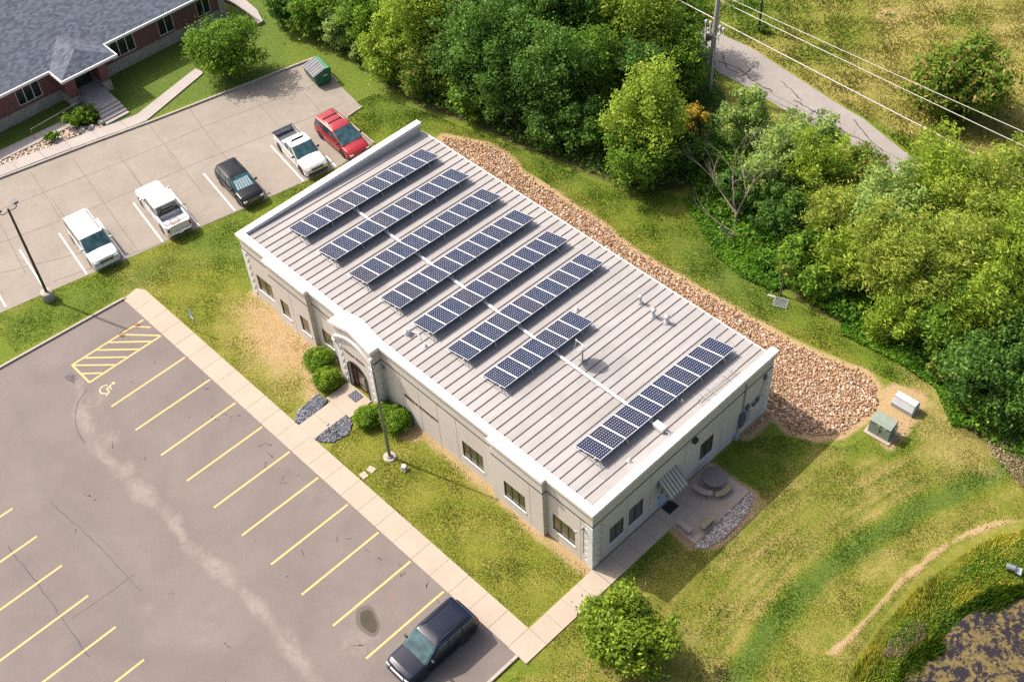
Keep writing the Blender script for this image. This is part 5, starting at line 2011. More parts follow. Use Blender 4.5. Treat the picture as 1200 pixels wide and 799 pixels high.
def car(name, label, cat, loc, rz, paint, L_, W_, H_, wb, fo, belt, deck, cab, glass, wheel_r=.36, bed=None, extras=(), cabpaint=None, bump_m='black', grille='black'):
    """x forward; deck = [(x,z)] profile of bonnet/boot from rear to front; cab = (rear base x, rear top x, front top x, front base x, base half width, top half width)"""
    T = thing(name, label, cat, loc, rz)
    hw = W_ / 2
    xf = L_ / 2 - fo
    xr = xf - wb
    xs = list(np.arange(-L_ / 2, L_ / 2 + 1e-6, .05))
    if bed:
        xs += [bed[0] - .001, bed[0], bed[1], bed[1] + .001]
    xs = sorted(set(round(float(x), 4) for x in xs))
    Ra = wheel_r + .07
    rings = []
    for x in xs:
        e = max(0, (abs(x) - (L_ / 2 - .55)) / .55)
        w = hw * (1 - .16 * e ** 2.4)
        zt = interp(x, deck)
        zb_ = .27 + .1 * max(0, (abs(x) - (L_ / 2 - .5)) / .5)
        for xw in (xf, xr):
            d = abs(x - xw)
            if d < Ra:
                zb_ = max(zb_, wheel_r + math.sqrt(max(0, Ra * Ra - d * d)))
        mid_z = min(zt - .16, max(zb_ + .02, lerp(.3, zt, .55)))
        inbed = bed and bed[0] <= x <= bed[1]
        cr = .045 if not inbed else 0
        if inbed:
            fz = bed[2]
            ring_ = [(0, fz), (w * .5, fz), (w * .84, fz), (w * .85, zt - .01), (w * .88, zt), (w * .975, zt - .015), (w, zt - .15), (w, mid_z), (w * .985, zb_), (w * .6, zb_ + .0), (0, zb_)]
        else:
            ring_ = [(0, zt + cr), (w * .5, zt + cr * .75), (w * .80, zt + cr * .2), (w * .86, zt), (w * .92, zt - .02), (w * .965, zt - .06), (w * .995, zt - .16), (w, mid_z), (w * .985, zb_), (w * .6, zb_), (0, zb_)]
        rings.append([(x, y, z) for y, z in ring_] + [(x, -y, z) for y, z in ring_[-2:0:-1]])
    n = len(rings[0])
    V = [p for r_ in rings for p in r_]
    b = MB()
    F = []
    for i in range(len(rings) - 1):
        for k in range(n):
            k2 = (k + 1) % n
            F.append((i * n + k, (i + 1) * n + k, (i + 1) * n + k2, i * n + k2))
    b.add(V, F, 0, True)
    b.add(rings[0], [tuple(range(n))], 0)
    b.add(rings[-1], [tuple(range(n))[::-1]], 0)
    bo = b.build('body', [M[paint]], T)
    try:
        bo.data.set_sharp_from_angle(angle=R(38))
    except Exception:
        pass
    # cabin
    rb0, rt, ft, fb, wb0, wt = cab
    b = MB()
    zb0, zt0 = belt - .03, H_

    def outline(t, inset=0.0):
        z = lerp(zb0, zt0, t)
        x0, x1 = lerp(rb0, rt, t) + inset, lerp(fb, ft, t) - inset
        w = lerp(wb0, wt, t) - inset
        rc = .16
        out = []
        for (cx, cy, a0) in ((x1 - rc * 1.3, w - rc, 0), (x0 + rc, w - rc, 90), (x0 + rc, -w + rc, 180), (x1 - rc * 1.3, -w + rc, 270)):
            for k in range(5):
                a = R(a0 + 22.5 * k)
                rx_ = rc * (1.3 if cx > (x0 + x1) / 2 else 1.0)
                out.append((cx + rx_ * math.cos(a), cy + rc * math.sin(a), z))
        return out

    lv = [outline(0), outline(.5), outline(.93)]
    top = [(x, y, zt0 - .03) for x, y, z in outline(1.0, .03)]
    top2 = [(x, y, zt0 + .01) for x, y, z in outline(1.0, .16)]
    top3 = [(x, y, zt0 + .035) for x, y, z in outline(1.0, .42)]
    lv += [top, top2, top3]
    m_ = len(lv[0])
    V = [p for l in lv for p in l]
    F = []
    for i in range(len(lv) - 1):
        for k in range(m_):
            k2 = (k + 1) % m_
            F.append((i * m_ + k, i * m_ + k2, (i + 1) * m_ + k2, (i + 1) * m_ + k))
    F.append(tuple(range((len(lv) - 1) * m_, len(lv) * m_)))
    b.add(V, F, 0, True)
    co = b.build('cabin', [M[cabpaint or paint]], T)
    try:
        co.data.set_sharp_from_angle(angle=R(35))
    except Exception:
        pass

    def side_pt(s, x_frac_abs, t, sgn):
        """point on side glass plane at body x, height fraction t"""
        w = lerp(wb0, wt, t)
        return (x_frac_abs, sgn * (w + .008), lerp(zb0, zt0, t))

    def thick(b, quad, nrm_, th=.015):
        nrm_ = Vector(nrm_).normalized() * th
        q2 = [tuple(Vector(p) - nrm_) for p in quad]
        k = len(quad)
        b.add(quad + q2, [tuple(range(k)), tuple(range(k, 2 * k))[::-1]] + [(i, i + k, (i + 1) % k + k, (i + 1) % k) for i in range(k)])

    for (kind, xa, xb_) in glass:
        t0, t1 = .16, .86
        if kind == 'S':
            for sgn in (1, -1):
                # limits of the sloping ends
                def lim(x, t):
                    lo = lerp(rb0, rt, t) + .13
                    hi = lerp(fb, ft, t) - .17
                    return min(max(x, lo), hi)
                quad = [side_pt(0, lim(xa, t0), t0, sgn), side_pt(0, lim(xb_, t0), t0, sgn), side_pt(0, lim(xb_, t1), t1, sgn), side_pt(0, lim(xa, t1), t1, sgn)]
                if sgn > 0:
                    quad = quad[::-1]
                b = MB()
                thick(b, quad, (0, sgn, .3))
                b.build('side_window', M['carglass'], T)
        elif kind == 'W':
            b = MB()
            t0, t1 = .03, .93
            cols = []
            NC = 13

            def wsx(y, t, off=.014):
                w = lerp(wb0, wt, t)
                u = max(0.0, (abs(y) - (w - .16)) / .16)
                return lerp(fb, ft, t) + off - .208 * (1 - math.sqrt(max(0.0, 1 - u * u)))
            for k in range(NC):
                s = math.sin((-1 + 2 * k / (NC - 1)) * math.pi / 2)
                for t in (t0, t1):
                    y = s * (lerp(wb0, wt, t) - .035)
                    cols.append((wsx(y, t), y, lerp(zb0, zt0, t)))
            F = [(2 * k, 2 * k + 2, 2 * k + 3, 2 * k + 1) for k in range(NC - 1)]
            V2 = [(x - .03, y * .99, z - .02) for x, y, z in cols]
            m2_ = 2 * NC
            b.add(cols + V2, F + [(2 * k + 1 + m2_, 2 * k + 3 + m2_, 2 * k + 2 + m2_, 2 * k + m2_) for k in range(NC - 1)] + [(2 * k, 2 * k + m2_, 2 * k + 2 + m2_, 2 * k + 2) for k in range(NC - 1)]
                  + [(2 * k + 1, 2 * k + 3, 2 * k + 3 + m2_, 2 * k + 1 + m2_) for k in range(NC - 1)] + [(0, 1, 1 + m2_, m2_), (m2_ - 2, 2 * m2_ - 2, 2 * m2_ - 1, m2_ - 1)], 0, False)
            wo = b.build('windshield', M['carglass'], T)
            if 'shade' in extras:
                g = MB()
                for k in range(6):
                    if k % 1 == 0:
                        s0, s1 = -.9 + 1.8 * k / 6 + .03, -.9 + 1.8 * (k + 1) / 6 - .03
                        q = []
                        for s, t in ((s0, .12), (s1, .12), (s1, .72), (s0, .72)):
                            w = lerp(wb0, wt, t) - .16
                            q.append((wsx(s * w, t, .022), s * w, lerp(zb0, zt0, t) + .004))
                        g.add(q, [(0, 1, 2, 3)])
                g.build('sun_shade', plain('silver_blue_shade', (.45, .60, .63), .3, .3, var=.2, scale=9), wo)
        elif kind == 'R':
            b = MB()
            t0, t1 = .22, .84
            q = []
            for s, t in ((-1, t0), (-1, t1), (1, t1), (1, t0)):
                w = lerp(wb0, wt, t) - .15
                q.append((lerp(rb0, rt, t) - .008, s * w, lerp(zb0, zt0, t)))
            thick(b, q, (-1, 0, .2))
            b.build('rear_window', M['carglass'], T)
    # wheels
    for xw in (xf, xr):
        for sgn in (1, -1):
            y0 = sgn * (hw - .02)
            b = MB()
            r_ = wheel_r
            pr_ = [(r_ * .62, 0), (r_ * .9, 0), (r_, .03), (r_, .2), (r_ * .9, .23), (r_ * .3, .23)]
            b.lathe([(a, -sgn * z) for a, z in pr_], (xw, y0, r_), 20, ax='y')
            w_ = b.build('wheel', M['rubber'], T)
            g = MB()
            pr_ = [(0, .035), (r_ * .18, .02), (r_ * .5, .05), (r_ * .61, .004), (r_ * .63, .004), (r_ * .63, .08), (0, .09)]
            g.lathe([(a, -sgn * z) for a, z in pr_], (xw, y0, r_), 12, ax='y', smooth=False)
            g.build('rim', M['rim'], w_)
    fz = interp(L_ / 2 - .12, deck)
    # lights, grille, bumpers, plate, mirrors
    for sgn in (1, -1):
        b = MB()
        y0, y1 = sorted((sgn * hw * .56, sgn * hw * .87))
        b.box(L_ / 2 - .16, L_ / 2 + .012, y0, y1, fz - .24, fz - .06)
        b.build('headlight', M['lamp_lens'], T, bevel=.03)
        b = MB()
        y0, y1 = sorted((sgn * hw * .74, sgn * hw * .885))
        rzt = interp(-L_ / 2 + .1, deck)
        b.box(-L_ / 2 - .012, -L_ / 2 + .14, y0, y1, rzt - .42, rzt - .08)
        b.build('tail_light', M['tail_lens'], T, bevel=.02)
        b = MB()
        xm = cab[3] - .42
        y0, y1 = sorted((sgn * (hw - .03), sgn * (hw + .19)))
        b.box(xm - .05, xm + .07, y0, y1, belt + .04, belt + .20)
        b.build('mirror', M[('chrome' if 'chrome_mirror' in extras else ('black' if paint not in ('p_white',) or 'blackmirror' in extras else paint))], T, bevel=.03)
    b = MB()
    b.box(L_ / 2 - .1, L_ / 2 + .015, -hw * .5, hw * .5, fz - .28, fz - .07)
    gr = b.build('grille', M[grille], T)
    g = MB()
    for k in range(2):
        g.box(L_ / 2 + .016, L_ / 2 + .028, -hw * .5, hw * .5, fz - .25 + .09 * k, fz - .225 + .09 * k)
    g.build('grille_bar', M['chrome'], gr)
    b = MB()
    b.box(L_ / 2 - .28, L_ / 2 + .06, -hw * .84, hw * .84, .36, .58)
    b.build('front_bumper', M[bump_m], T, bevel=.07)
    b = MB()
    b.box(-L_ / 2 - .07, -L_ / 2 + .25, -hw * .85, hw * .85, .38, .58)
    b.build('rear_bumper', M['chrome' if bed else bump_m], T, bevel=.06)
    b = MB()
    b.box(-L_ / 2 - .085, -L_ / 2 - .072, -.16, .16, .42, .54)
    b.build('number_plate', M['white'], T)
    if 'racks' in extras:
        for sgn in (1, -1):
            b = MB()
            y = sgn * (wt - .16)
            b.tube([(rt + .25, y, H_ + .0), (rt + .35, y, H_ + .07), (ft - .35, y, H_ + .07), (ft - .25, y, H_ + .0)], .018, 5)
            b.build('roof_rail', M['chrome' if paint == 'p_red' else 'black'], T)
    if 'bars' in extras:
        for xx in (rt + .75, rt + 1.45):
            b = MB()
            b.box(xx - .03, xx + .03, -(wt - .14), wt - .14, H_ + .05, H_ + .085)
            b.build('cross_bar', M['black'], T)
    if 'ribs' in extras:
        b = MB()
        for k in range(7):
            y = -wt + .28 + k * (2 * wt - .56) / 6
            b.box(rt + .35, ft - .4, y - .015, y + .015, H_ + .0, H_ + .045)
        b.build('roof_ribs', M[paint], T)
    # door seams
    for sgn in (1, -1):
        for xx in [g_[1] for g_ in glass if g_[0] == 'S'] + [max(g_[2] for g_ in glass if g_[0] == 'S')]:
            if abs(xx - xr) < .35 or abs(xx - xf) < .45:
                continue
            y0, y1 = sorted((sgn * (hw - .01), sgn * (hw + .002)))
            MB().box(xx - .008, xx + .008, y0, y1, .42, belt - .16).build('door_seam', M['black'], T)
    return T


# white full-size SUV
car('white_suv', 'white full-size SUV parked nose to the grass, nearest the lamp post', 'car', (-11.78, -5.12, .02), R(-8), 'p_white', 5.1, 2.0, 1.80, 2.95, 1.0, 1.12,
    [(-2.55, 1.05), (-2.4, 1.10), (.9, 1.10), (1.0, 1.10), (2.2, 1.03), (2.45, .95), (2.55, .78)], (-2.48, -2.25, .55, 1.45, .97, .88),
    [('W', 0, 0), ('R', 0, 0), ('S', -2.2, -1.3), ('S', -1.2, -.3), ('S', -.2, .8)], .39, extras=('racks',), bump_m='p_white')
# white crew-cab pickup, tail to the grass
P1 = car('white_pickup', 'white crew-cab pickup parked tail to the grass with a box in its bed', 'pickup truck', (-11.0, .28, .02), R(171), 'p_white', 5.65, 1.98, 1.80, 3.6, .95, 1.14,
         [(-2.82, 1.18), (.9, 1.16), (1.3, 1.14), (2.5, 1.06), (2.72, .96), (2.82, .8)], (-1.15, -.95, .55, 1.5, .95, .85),
         [('W', 0, 0), ('R', 0, 0), ('S', -.98, -.12), ('S', -.02, 1.0)], .39, bed=(-2.74, -1.2, .70), bump_m='p_white')
b = MB()
b.box(-2.70, -1.24, -.79, .79, .702, .72)
b.build('bed_liner', plain('white_dusty_bed', (.62, .60, .58), .6), P1)
b = MB()
b.box(-1.24, -1.17, -.86, .86, 1.1, 1.3)
b.box(-1.26, -1.15, -.5, .5, 1.3, 1.42)
b.build('headache_rack', M['black'], P1)
t = thing('wooden_crate', 'small brown wooden tray lying in the bed of the white crew-cab pickup', 'crate', (-9.0, -.02, .722), R(171))
b = MB()
b.box(-.28, .28, -.30, .30, .0, .03)
b.box(-.28, -.25, -.30, .30, .03, .16)
b.box(.25, .28, -.30, .30, .03, .16)
b.box(-.25, .25, -.30, -.27, .03, .16)
b.box(-.25, .25, .27, .30, .03, .16)
b.build('tray', plain('brown_crate', (.30, .20, .14), .9, var=.3, scale=9), t)
# black crossover
car('black_crossover', 'black crossover parked nose to the grass with a silver sun shade in its windshield', 'car', (-9.15, 5.62, .02), R(-8), 'p_black', 4.55, 1.84, 1.62, 2.7, .95, 1.0,
    [(-2.27, .95), (-2.1, 1.0), (.8, 1.0), (1.0, 1.0), (1.9, .92), (2.18, .82), (2.27, .68)], (-2.2, -1.75, .15, 1.25, .89, .75),
    [('W', 0, 0), ('R', 0, 0), ('S', -1.95, -1.2), ('S', -1.1, -.3), ('S', -.2, .7)], .35, extras=('racks', 'shade'), bump_m='black')
# white pickup with dark bed
P2_ = car('white_pickup', 'white pickup with dark bed parked nose to the grass beside the red minivan', 'pickup truck', (-8.72, 10.92, .02), R(-9), 'p_white', 5.3, 1.92, 1.74, 3.3, .95, 1.12,
          [(-2.65, 1.14), (.9, 1.13), (1.2, 1.12), (2.35, 1.04), (2.55, .94), (2.65, .8)], (-.75, -.55, .45, 1.4, .93, .82),
          [('W', 0, 0), ('R', 0, 0), ('S', -.6, .1), ('S', .2, .98)], .38, bed=(-2.58, -.8, .72), extras=('blackmirror',), bump_m='black')
b = MB()
b.box(-2.56, -.83, -.79, .79, .722, .75)
for k in range(9):
    b.box(-2.56, -.83, -.75 + k * .18, -.68 + k * .18, .75, .775)
b.build('bed_liner', plain('dark_liner', (.07, .075, .09), .7), P2_)
b = MB()
b.box(-2.66, -2.54, -.88, .88, 1.10, 1.19)
b.box(-2.54, -.8, .80, .88, 1.13, 1.165)
b.box(-2.54, -.8, -.88, -.80, 1.13, 1.165)
b.build('bed_rail', plain('dark_rail', (.05, .065, .08), .5), P2_)
# red minivan
car('red_minivan', 'red minivan with two roof cross bars parked at the end of the row', 'minivan', (-7.75, 14.1, .02), R(-5), 'p_red', 4.85, 1.95, 1.72, 2.98, 1.0, 1.05,
    [(-2.42, 1.0), (-2.2, 1.04), (1.0, 1.04), (1.2, 1.02), (2.0, .86), (2.3, .74), (2.42, .62)], (-2.36, -2.1, .15, 1.5, .95, .80),
    [('W', 0, 0), ('R', 0, 0), ('S', -2.15, -1.2), ('S', -1.1, -.2), ('S', -.1, 1.05)], .33, extras=('racks', 'bars'), bump_m='p_red')
# dark navy SUV in the asphalt lot
car('dark_suv', 'dark navy SUV backed up to the sidewalk in the asphalt lot', 'car', (28.25, -9.28, .02), R(-90), 'p_navy', 5.0, 1.96, 1.78, 2.95, .98, 1.12,
    [(-2.5, 1.05), (-2.35, 1.10), (.9, 1.10), (1.05, 1.10), (2.15, 1.03), (2.4, .95), (2.5, .8)], (-2.42, -2.15, .3, 1.3, .95, .85),
    [('W', 0, 0), ('R', 0, 0), ('S', -2.15, -1.35), ('S', -1.25, -.4), ('S', -.3, .65)], .39, extras=('racks', 'ribs'), bump_m='p_navy', grille='chrome')

# ------------------------------------------------------------------ foliage
def leaves(rg, C, rad, n, size, aspect=1.0, droop=0.0, flat=.8, jitter=.55, sprig=False):
    """quads on/in spheres C (k,3) radii rad (k,) ; returns V,F,tone,odd"""
    k = len(C)
    w = rad ** 2
    idx = rg.choice(k, n, p=w / w.sum())
    d = rg.normal(size=(n, 3))
    d[:, 2] += .25
    d /= np.linalg.norm(d, axis=1)[:, None]
    rr = rad[idx] * (1 - jitter * rg.random(n) ** 1.7)
    # twigs that stick out of each clump
    dirs = rg.normal(size=(k, 7, 3))
    dirs[:, :, 2] += .5
    dirs /= np.linalg.norm(dirs, axis=2)[:, :, None]
    tw_ = rg.random(n) < (.20 if sprig else 0)
    pick = rg.integers(0, 7, n)
    along = rg.uniform(.5, 1.65, n)
    d = np.where(tw_[:, None], dirs[idx, pick] + rg.normal(0, .09, (n, 3)), d)
    rr = np.where(tw_, rad[idx] * along, rr)
    wob = 1 + .16 * np.sin(d[:, 0] * 5 + idx) + .14 * np.sin(d[:, 2] * 7 + idx * 2.1)
    sc = np.array([1, 1, flat])
    P = C[idx] + d * (rr * wob)[:, None] * sc
    if droop:
        P[:, 2] -= droop * rg.random(n) * rad[idx]
    nrm = d + rg.normal(size=(n, 3)) * .75
    nrm[:, 2] += .35
    nrm /= np.linalg.norm(nrm, axis=1)[:, None]
    a = np.cross(nrm, rg.normal(size=(n, 3)))
    if droop:
        a = np.cross(nrm, np.cross(nrm, np.array([0, 0, 1.0])) + rg.normal(size=(n, 3)) * .3)
    a /= np.linalg.norm(a, axis=1)[:, None] + 1e-9
    bb = np.cross(nrm, a)
    s = size * rg.uniform(.6, 1.35, n)
    sa, sb_ = (s * aspect)[:, None], (s / aspect)[:, None]
    fold = nrm * (s * .25)[:, None]
    V = np.stack([P - bb * sb_, P + a * sa * .5 + fold * .0, P + bb * sb_, P - a * sa * .5 + fold], 1)
    V = V.reshape(-1, 3)
    F = np.arange(4 * n).reshape(-1, 4)
    ctone = rg.uniform(0, 1, k)
    tone = np.clip(ctone[idx] * .7 + rg.uniform(-.05, .4, n), 0, 1)
    return V, F, tone, rg.random(n)


def tree(name, label, cat, x, y, r, zc, rz, kind, seed, dens=1.0, leaf=.17, group=None, trunkr=None, clumps=None, droop=0, aspect=1.0, bark='bark', gz=0.0):
    rg = np.random.default_rng(seed)
    T = thing(name, label, cat, (x, y, gz), 0, group)
    k = clumps or int(16 + 7 * r * r)
    k = min(int(k * 1.25), 120)
    d = rg.normal(size=(k, 3))
    d /= np.linalg.norm(d, axis=1)[:, None]
    q = rg.uniform(.30, .98, k)[:, None]
    C = d * q * np.array([r, r, rz])
    lob = 1 + .24 * np.sin(2.0 * np.arctan2(d[:, 1], d[:, 0]) + seed) + .14 * np.sin(3.0 * np.arctan2(d[:, 1], d[:, 0]) + seed * 1.7) + rg.uniform(-.12, .12, k)
    C *= lob[:, None]
    rn_ = np.sqrt((C[:, 0] / r) ** 2 + (C[:, 1] / r) ** 2 + (C[:, 2] / rz) ** 2)
    C /= np.maximum(rn_ / .98, 1)[:, None]
    C[:, 2] += zc
    C[:, 2] = np.maximum(C[:, 2], .45)
    rad = r * rg.uniform(.75, 1.25, k) * np.where(q[:, 0] > .8, .17, .29)
    n = int(dens * 2300 * r ** 1.75)
    n = min(n, 34000)
    V, F, tone, odd = leaves(rg, C, rad, n, leaf, aspect, droop, sprig=True)
    V[:, 2] = np.maximum(V[:, 2], .02)
    np_mesh('crown', V, F, LM[kind], {'tone': ('FACE', tone), 'odd': ('FACE', odd)}, T)
    tr = trunkr or .05 + .045 * r
    b = MB()
    top = zc
    b.tube([(0, 0, -.2), (.05, .02, top * .35), (rg.uniform(-.2, .2), rg.uniform(-.2, .2), top)], [tr * 1.25, tr, tr * .5], 8)
    for i in rg.choice(k, min(k, 10), replace=False):
        c = C[i]
        s = Vector((.03, .01, top * rg.uniform(.3, .75)))
        e = Vector(c) * .95
        m2 = s.lerp(e, .5) + Vector((0, 0, .15))
        b.tube([s, m2, e], [tr * .45, tr * .28, tr * .1], 5, cap=False)
    b.build('trunk', M[bark], T)
    return T


WA = 'trees of the woods behind the red minivan'
WBG = 'trees of the woods beside the rock bed'
TR = [
    # px, py, r, zc, rz, kind, label, group
    (338, 6, 2.0, 1.9, 1.9, 'dk', 'small dark shrub-like tree at the top left end of the woods', WA),
    (372, 12, 2.1, 2.6, 2.4, 'md', 'mid green tree just right of the small dark shrub-like tree, top left of the woods', WA),
    (398, 34, 1.8, 2.0, 1.9, 'sage', 'pale sage bushy tree sticking out over the lawn at the left edge of the woods', WA),
    (428, 10, 2.8, 3.6, 3.2, 'md', 'green tree at the top edge behind the pale sage tree', WA),
    (452, 56, 2.5, 2.7, 2.6, 'yg', 'olive yellow tree on the woods edge right above the dumpster lawn', WA),
    (423, 62, 1.0, .9, .9, 'sage', 'low pale shrub at the woods foot nearest the dumpster', WA),
    (495, 15, 3.3, 5.0, 4.0, 'yg', 'tall yellow-green tree at the top edge left of the dark trees', WA),
    (500, 82, 2.3, 2.4, 2.3, 'mix', 'brownish green tree low on the woods edge above the roof corner', WA),
    (545, -8, 3.2, 5.5, 4.2, 'md', 'mid green tall tree cut by the top edge left of the darkest trees', WA),
    (548, 62, 3.0, 4.6, 4.2, 'dk', 'dark green tree left of the large blue-green tree', WA),
    (550, 112, 1.9, 1.9, 1.8, 'md', 'bright green low tree nearest the roof parapet corner', WA),
    (606, 22, 3.6, 6.0, 4.6, 'dk', 'tallest blue-green tree at the top centre of the woods', WA),
    (592, 96, 2.7, 3.6, 3.3, 'dk', 'dark rounded tree in front of the tall blue-green tree', WA),
    (655, 18, 3.3, 6.0, 4.4, 'dk', 'dark tree right of the tallest blue-green tree, with pale shoots on top', WA),
    (645, 88, 3.4, 4.7, 4.2, 'dk', 'large dark tree in the centre of the woods front', WA),
    (640, 150, 1.9, 1.9, 1.9, 'dk', 'low dark tree at the foot of the woods above the rock bed end', WA),
    (704, 8, 3.0, 5.4, 4.2, 'yg', 'olive green tree at the top edge right of the dark trees', WA),
    (692, 80, 2.6, 4.4, 3.8, 'md', 'mid green tree between the dark trees and bright one', WA),
    (690, 146, 2.1, 2.4, 2.3, 'dk', 'low dark tree left of the large bright tree at the woods front', WA),
    (752, 30, 3.2, 5.4, 4.2, 'yg', 'brightest yellow-green tree near the top left of the power pole', WA),
    (800, 15, 2.4, 4.0, 3.4, 'md', 'green tree where the old road goes behind the woods', WA),
    (795, 68, 2.5, 3.4, 3.2, 'md', 'green tree beside the old road just left of the power pole', WA),
    (748, 86, 2.2, 4.2, 3.4, 'dk', 'shaded tree between the brightest tree and the large front tree', WA),
    (758, 138, 3.2, 4.6, 4.0, 'yg', 'large bright topped tree at the front right of the woods', WA),
    (752, 182, 2.7, 2.6, 2.6, 'md', 'wide dark-footed green tree lowest at the front right of the woods', WA),
    (822, 132, 1.3, 2.6, 1.7, 'or', 'small orange-yellow tree next to the power pole foot', WA),
    (805, 178, 1.6, 1.6, 1.6, 'dk', 'dark bush between the dead branches and the wide front tree', WA),
    # right-hand woods
    (878, 138, 1.9, 3.0, 2.6, 'sage', 'light green tree right below the power pole', WBG),
    (925, 168, 2.2, 3.4, 2.9, 'sage', 'sage green tree over the old road, left of the thin-topped one', WBG),
    (962, 168, 1.9, 3.6, 2.8, 'sage', 'thin topped sage tree standing before the old road bend', WBG),
    (905, 196, 2.3, 3.2, 2.9, 'sage', 'grey-green tree just right of the bare dead tree', WBG),
    (868, 222, 1.8, 1.8, 1.8, 'dk', 'dark bush at the foot of the bare dead tree', WBG),
    (962, 198, 2.4, 3.8, 3.4, 'yg', 'olive tree in the middle behind the grey-green tree', WBG),
    (915, 248, 2.0, 2.0, 2.0, 'dk', 'dark vine covered tree beside the ground cover of the back lawn', WBG),
    (978, 248, 2.2, 3.4, 3.0, 'lime', 'lime green rounded tree left of the big lime trees', WBG),
    (1015, 208, 1.9, 3.6, 2.8, 'mix', 'brownish green tree at the old road end', WBG),
    (1040, 250, 2.8, 4.4, 3.8, 'sage', 'large pale sage tree left of the big lime cluster, before the old road end', WBG),
    (942, 292, 1.7, 1.7, 1.7, 'md', 'bushy green tree above the storm drain', WBG),
    (962, 330, 1.5, 1.4, 1.4, 'md', 'low bright bush on the lawn edge right of the storm drain', WBG),
    (1002, 300, 2.2, 2.8, 2.6, 'yg', 'olive drooping tree left of the lowest lime tree', WBG),
    (1058, 300, 3.1, 4.8, 4.2, 'lime', 'big lime drooping tree at the front centre of the right woods', WBG),
    (1098, 212, 3.0, 5.2, 4.2, 'yg', 'big olive tree right under the lowest wire', WBG),
    (1150, 238, 3.2, 5.4, 4.4, 'lime', 'big lime tree near the right edge under the wires', WBG),
    (1120, 300, 3.2, 5.2, 4.4, 'lime', 'big lime drooping tree in the middle of the lime cluster', WBG),
    (1060, 362, 2.2, 2.6, 2.5, 'yg', 'drooping olive tree lowest at the lawn edge of the right woods', WBG),
    (1195, 218, 2.8, 4.6, 3.8, 'lime', 'lime tree cut by the right edge, uppermost', WBG),
    (1192, 296, 3.2, 5.2, 4.4, 'yg', 'olive tree cut by the right edge, level with the lime cluster middle', WBG),
    (1110, 366, 2.4, 3.2, 3.0, 'md', 'mid green tree left of the dark maple-like tree', WBG),
    (1160, 352, 2.8, 4.4, 3.8, 'yg', 'olive green tree above the dark maple-like tree', WBG),
    (1105, 430, 1.1, .9, .9, 'mix', 'small olive shrub at the lawn corner left of the dark maple-like tree', WBG),
    (1152, 428, 2.6, 3.0, 2.9, 'dk', 'rich dark green maple-like tree by the lower right lawn', WBG),
    (1195, 410, 2.6, 3.6, 3.2, 'dk', 'dark green tree at the right edge above the dead brush', WBG),
    (1190, 470, 2.2, 2.2, 2.2, 'dk', 'dark green tree at the right edge, lowest of the woods', WBG),
]
for i, (px, py, r, zc, rz, kind, label, grp) in enumerate(TR):
    x, y = at(px, py, zc)
    big = kind in ('lime',) or (kind == 'yg' and grp == WBG)
    tree('woodland_tree', label, 'tree', x, y, r, zc, rz, kind, 100 + i, dens=1.25 if kind != 'or' else .5, leaf=.112 if not big else .112, group=grp,
         droop=.7 if big else 0, clumps=9 if kind == 'or' else None, aspect=1.0 if not big else .75)
x, y = at(1133, 92, 3.1)
tree('round_tree', 'lone broad green and brown tree standing in the dry field beyond the old road', 'tree', x, y, 3.45, 3.1, 3.0, 'mix', 301, dens=1.3, leaf=.17)
x, y = at(263, 55, 2.7)
tree('round_tree', 'round bright green tree beside the brick building and concrete lot', 'tree', x, y, 2.85, 2.7, 2.5, 'md', 302, dens=1.5, leaf=.11)
x, y = at(738, 742, 2.4)
tree('young_tree', 'bright green leafy tree at the bottom edge by the sidewalk end', 'tree', x, y, 2.55, 2.3, 2.3, 'young', 303, dens=1.5, leaf=.12, clumps=52)
x, y = at(893, 37, .3)
tree('shrub', 'small dark shrub at the foot of the black lamp post', 'shrub', 6.75, 46.3, .55, .4, .45, 'dk', 304, dens=2, leaf=.1, clumps=8)
# clipped bushes by the entrance
for j, (px, py, r, h, lb) in enumerate(((374, 421, .98, .85, 'larger clipped round bush left of the entrance, nearest the building wall'), (383, 443, .88, .75, 'clipped round bush left of the entrance, beside the dark gravel'),
                                       (430, 488, .80, .68, 'clipped round bush right of the entrance, nearest the dark gravel'), (449, 482, .72, .62, 'middle clipped round bush of the three right of the entrance'),
                                       (465, 490, 1.0, .85, 'largest clipped round bush right of the entrance, nearest the lettering'))):
    x, y = at(px, py, h * .8)
    rg = np.random.default_rng(400 + j)
    T = thing('clipped_bush', lb, 'bush', (x, y, 0), 0, 'clipped bushes flanking the entrance')
    C = np.array([[0, 0, h * .72]] + [[r * .35 * math.cos(a), r * .35 * math.sin(a), h * .7] for a in (0, 1.3, 2.5, 3.8, 5.1)])
    rad = np.array([r * .85] + [r * .68] * 5)
    V, F, tone, odd = leaves(rg, C, rad, 9500, .06, 1.0, flat=.85, jitter=.25)
    V[:, 2] = np.maximum(V[:, 2], .02)
    np_mesh('foliage', V, F, LM['ball'], {'tone': ('FACE', tone), 'odd': ('FACE', odd)}, T)
    b = MB()
    b.tube([(0, 0, -.1), (0, 0, h * .8)], [.06, .03], 6)
    for a in range(5):
        b.tube([(0, 0, .1), (r * .5 * math.cos(a * 1.26), r * .5 * math.sin(a * 1.26), h * .9)], [.03, .01], 5)
    b.build('stem', M['bark'], T)
# shrubs by the brick building
for j, (px, py, r, h, lb) in enumerate(((90, 140, .95, .7, 'long low shrub by the steps of the brick building, left half'), (104, 134, .85, .7, 'long low shrub by the steps of the brick building, right half'),
                                       (60, 161, .5, .45, 'small round shrub at the pebble strip of the brick building'))):
    x, y = at(px, py, h * .8)
    tree('shrub', lb, 'shrub', x, y, r, h, h * .9, 'md', 500 + j, dens=3, leaf=.09, group='shrubs by the brick building', clumps=14)
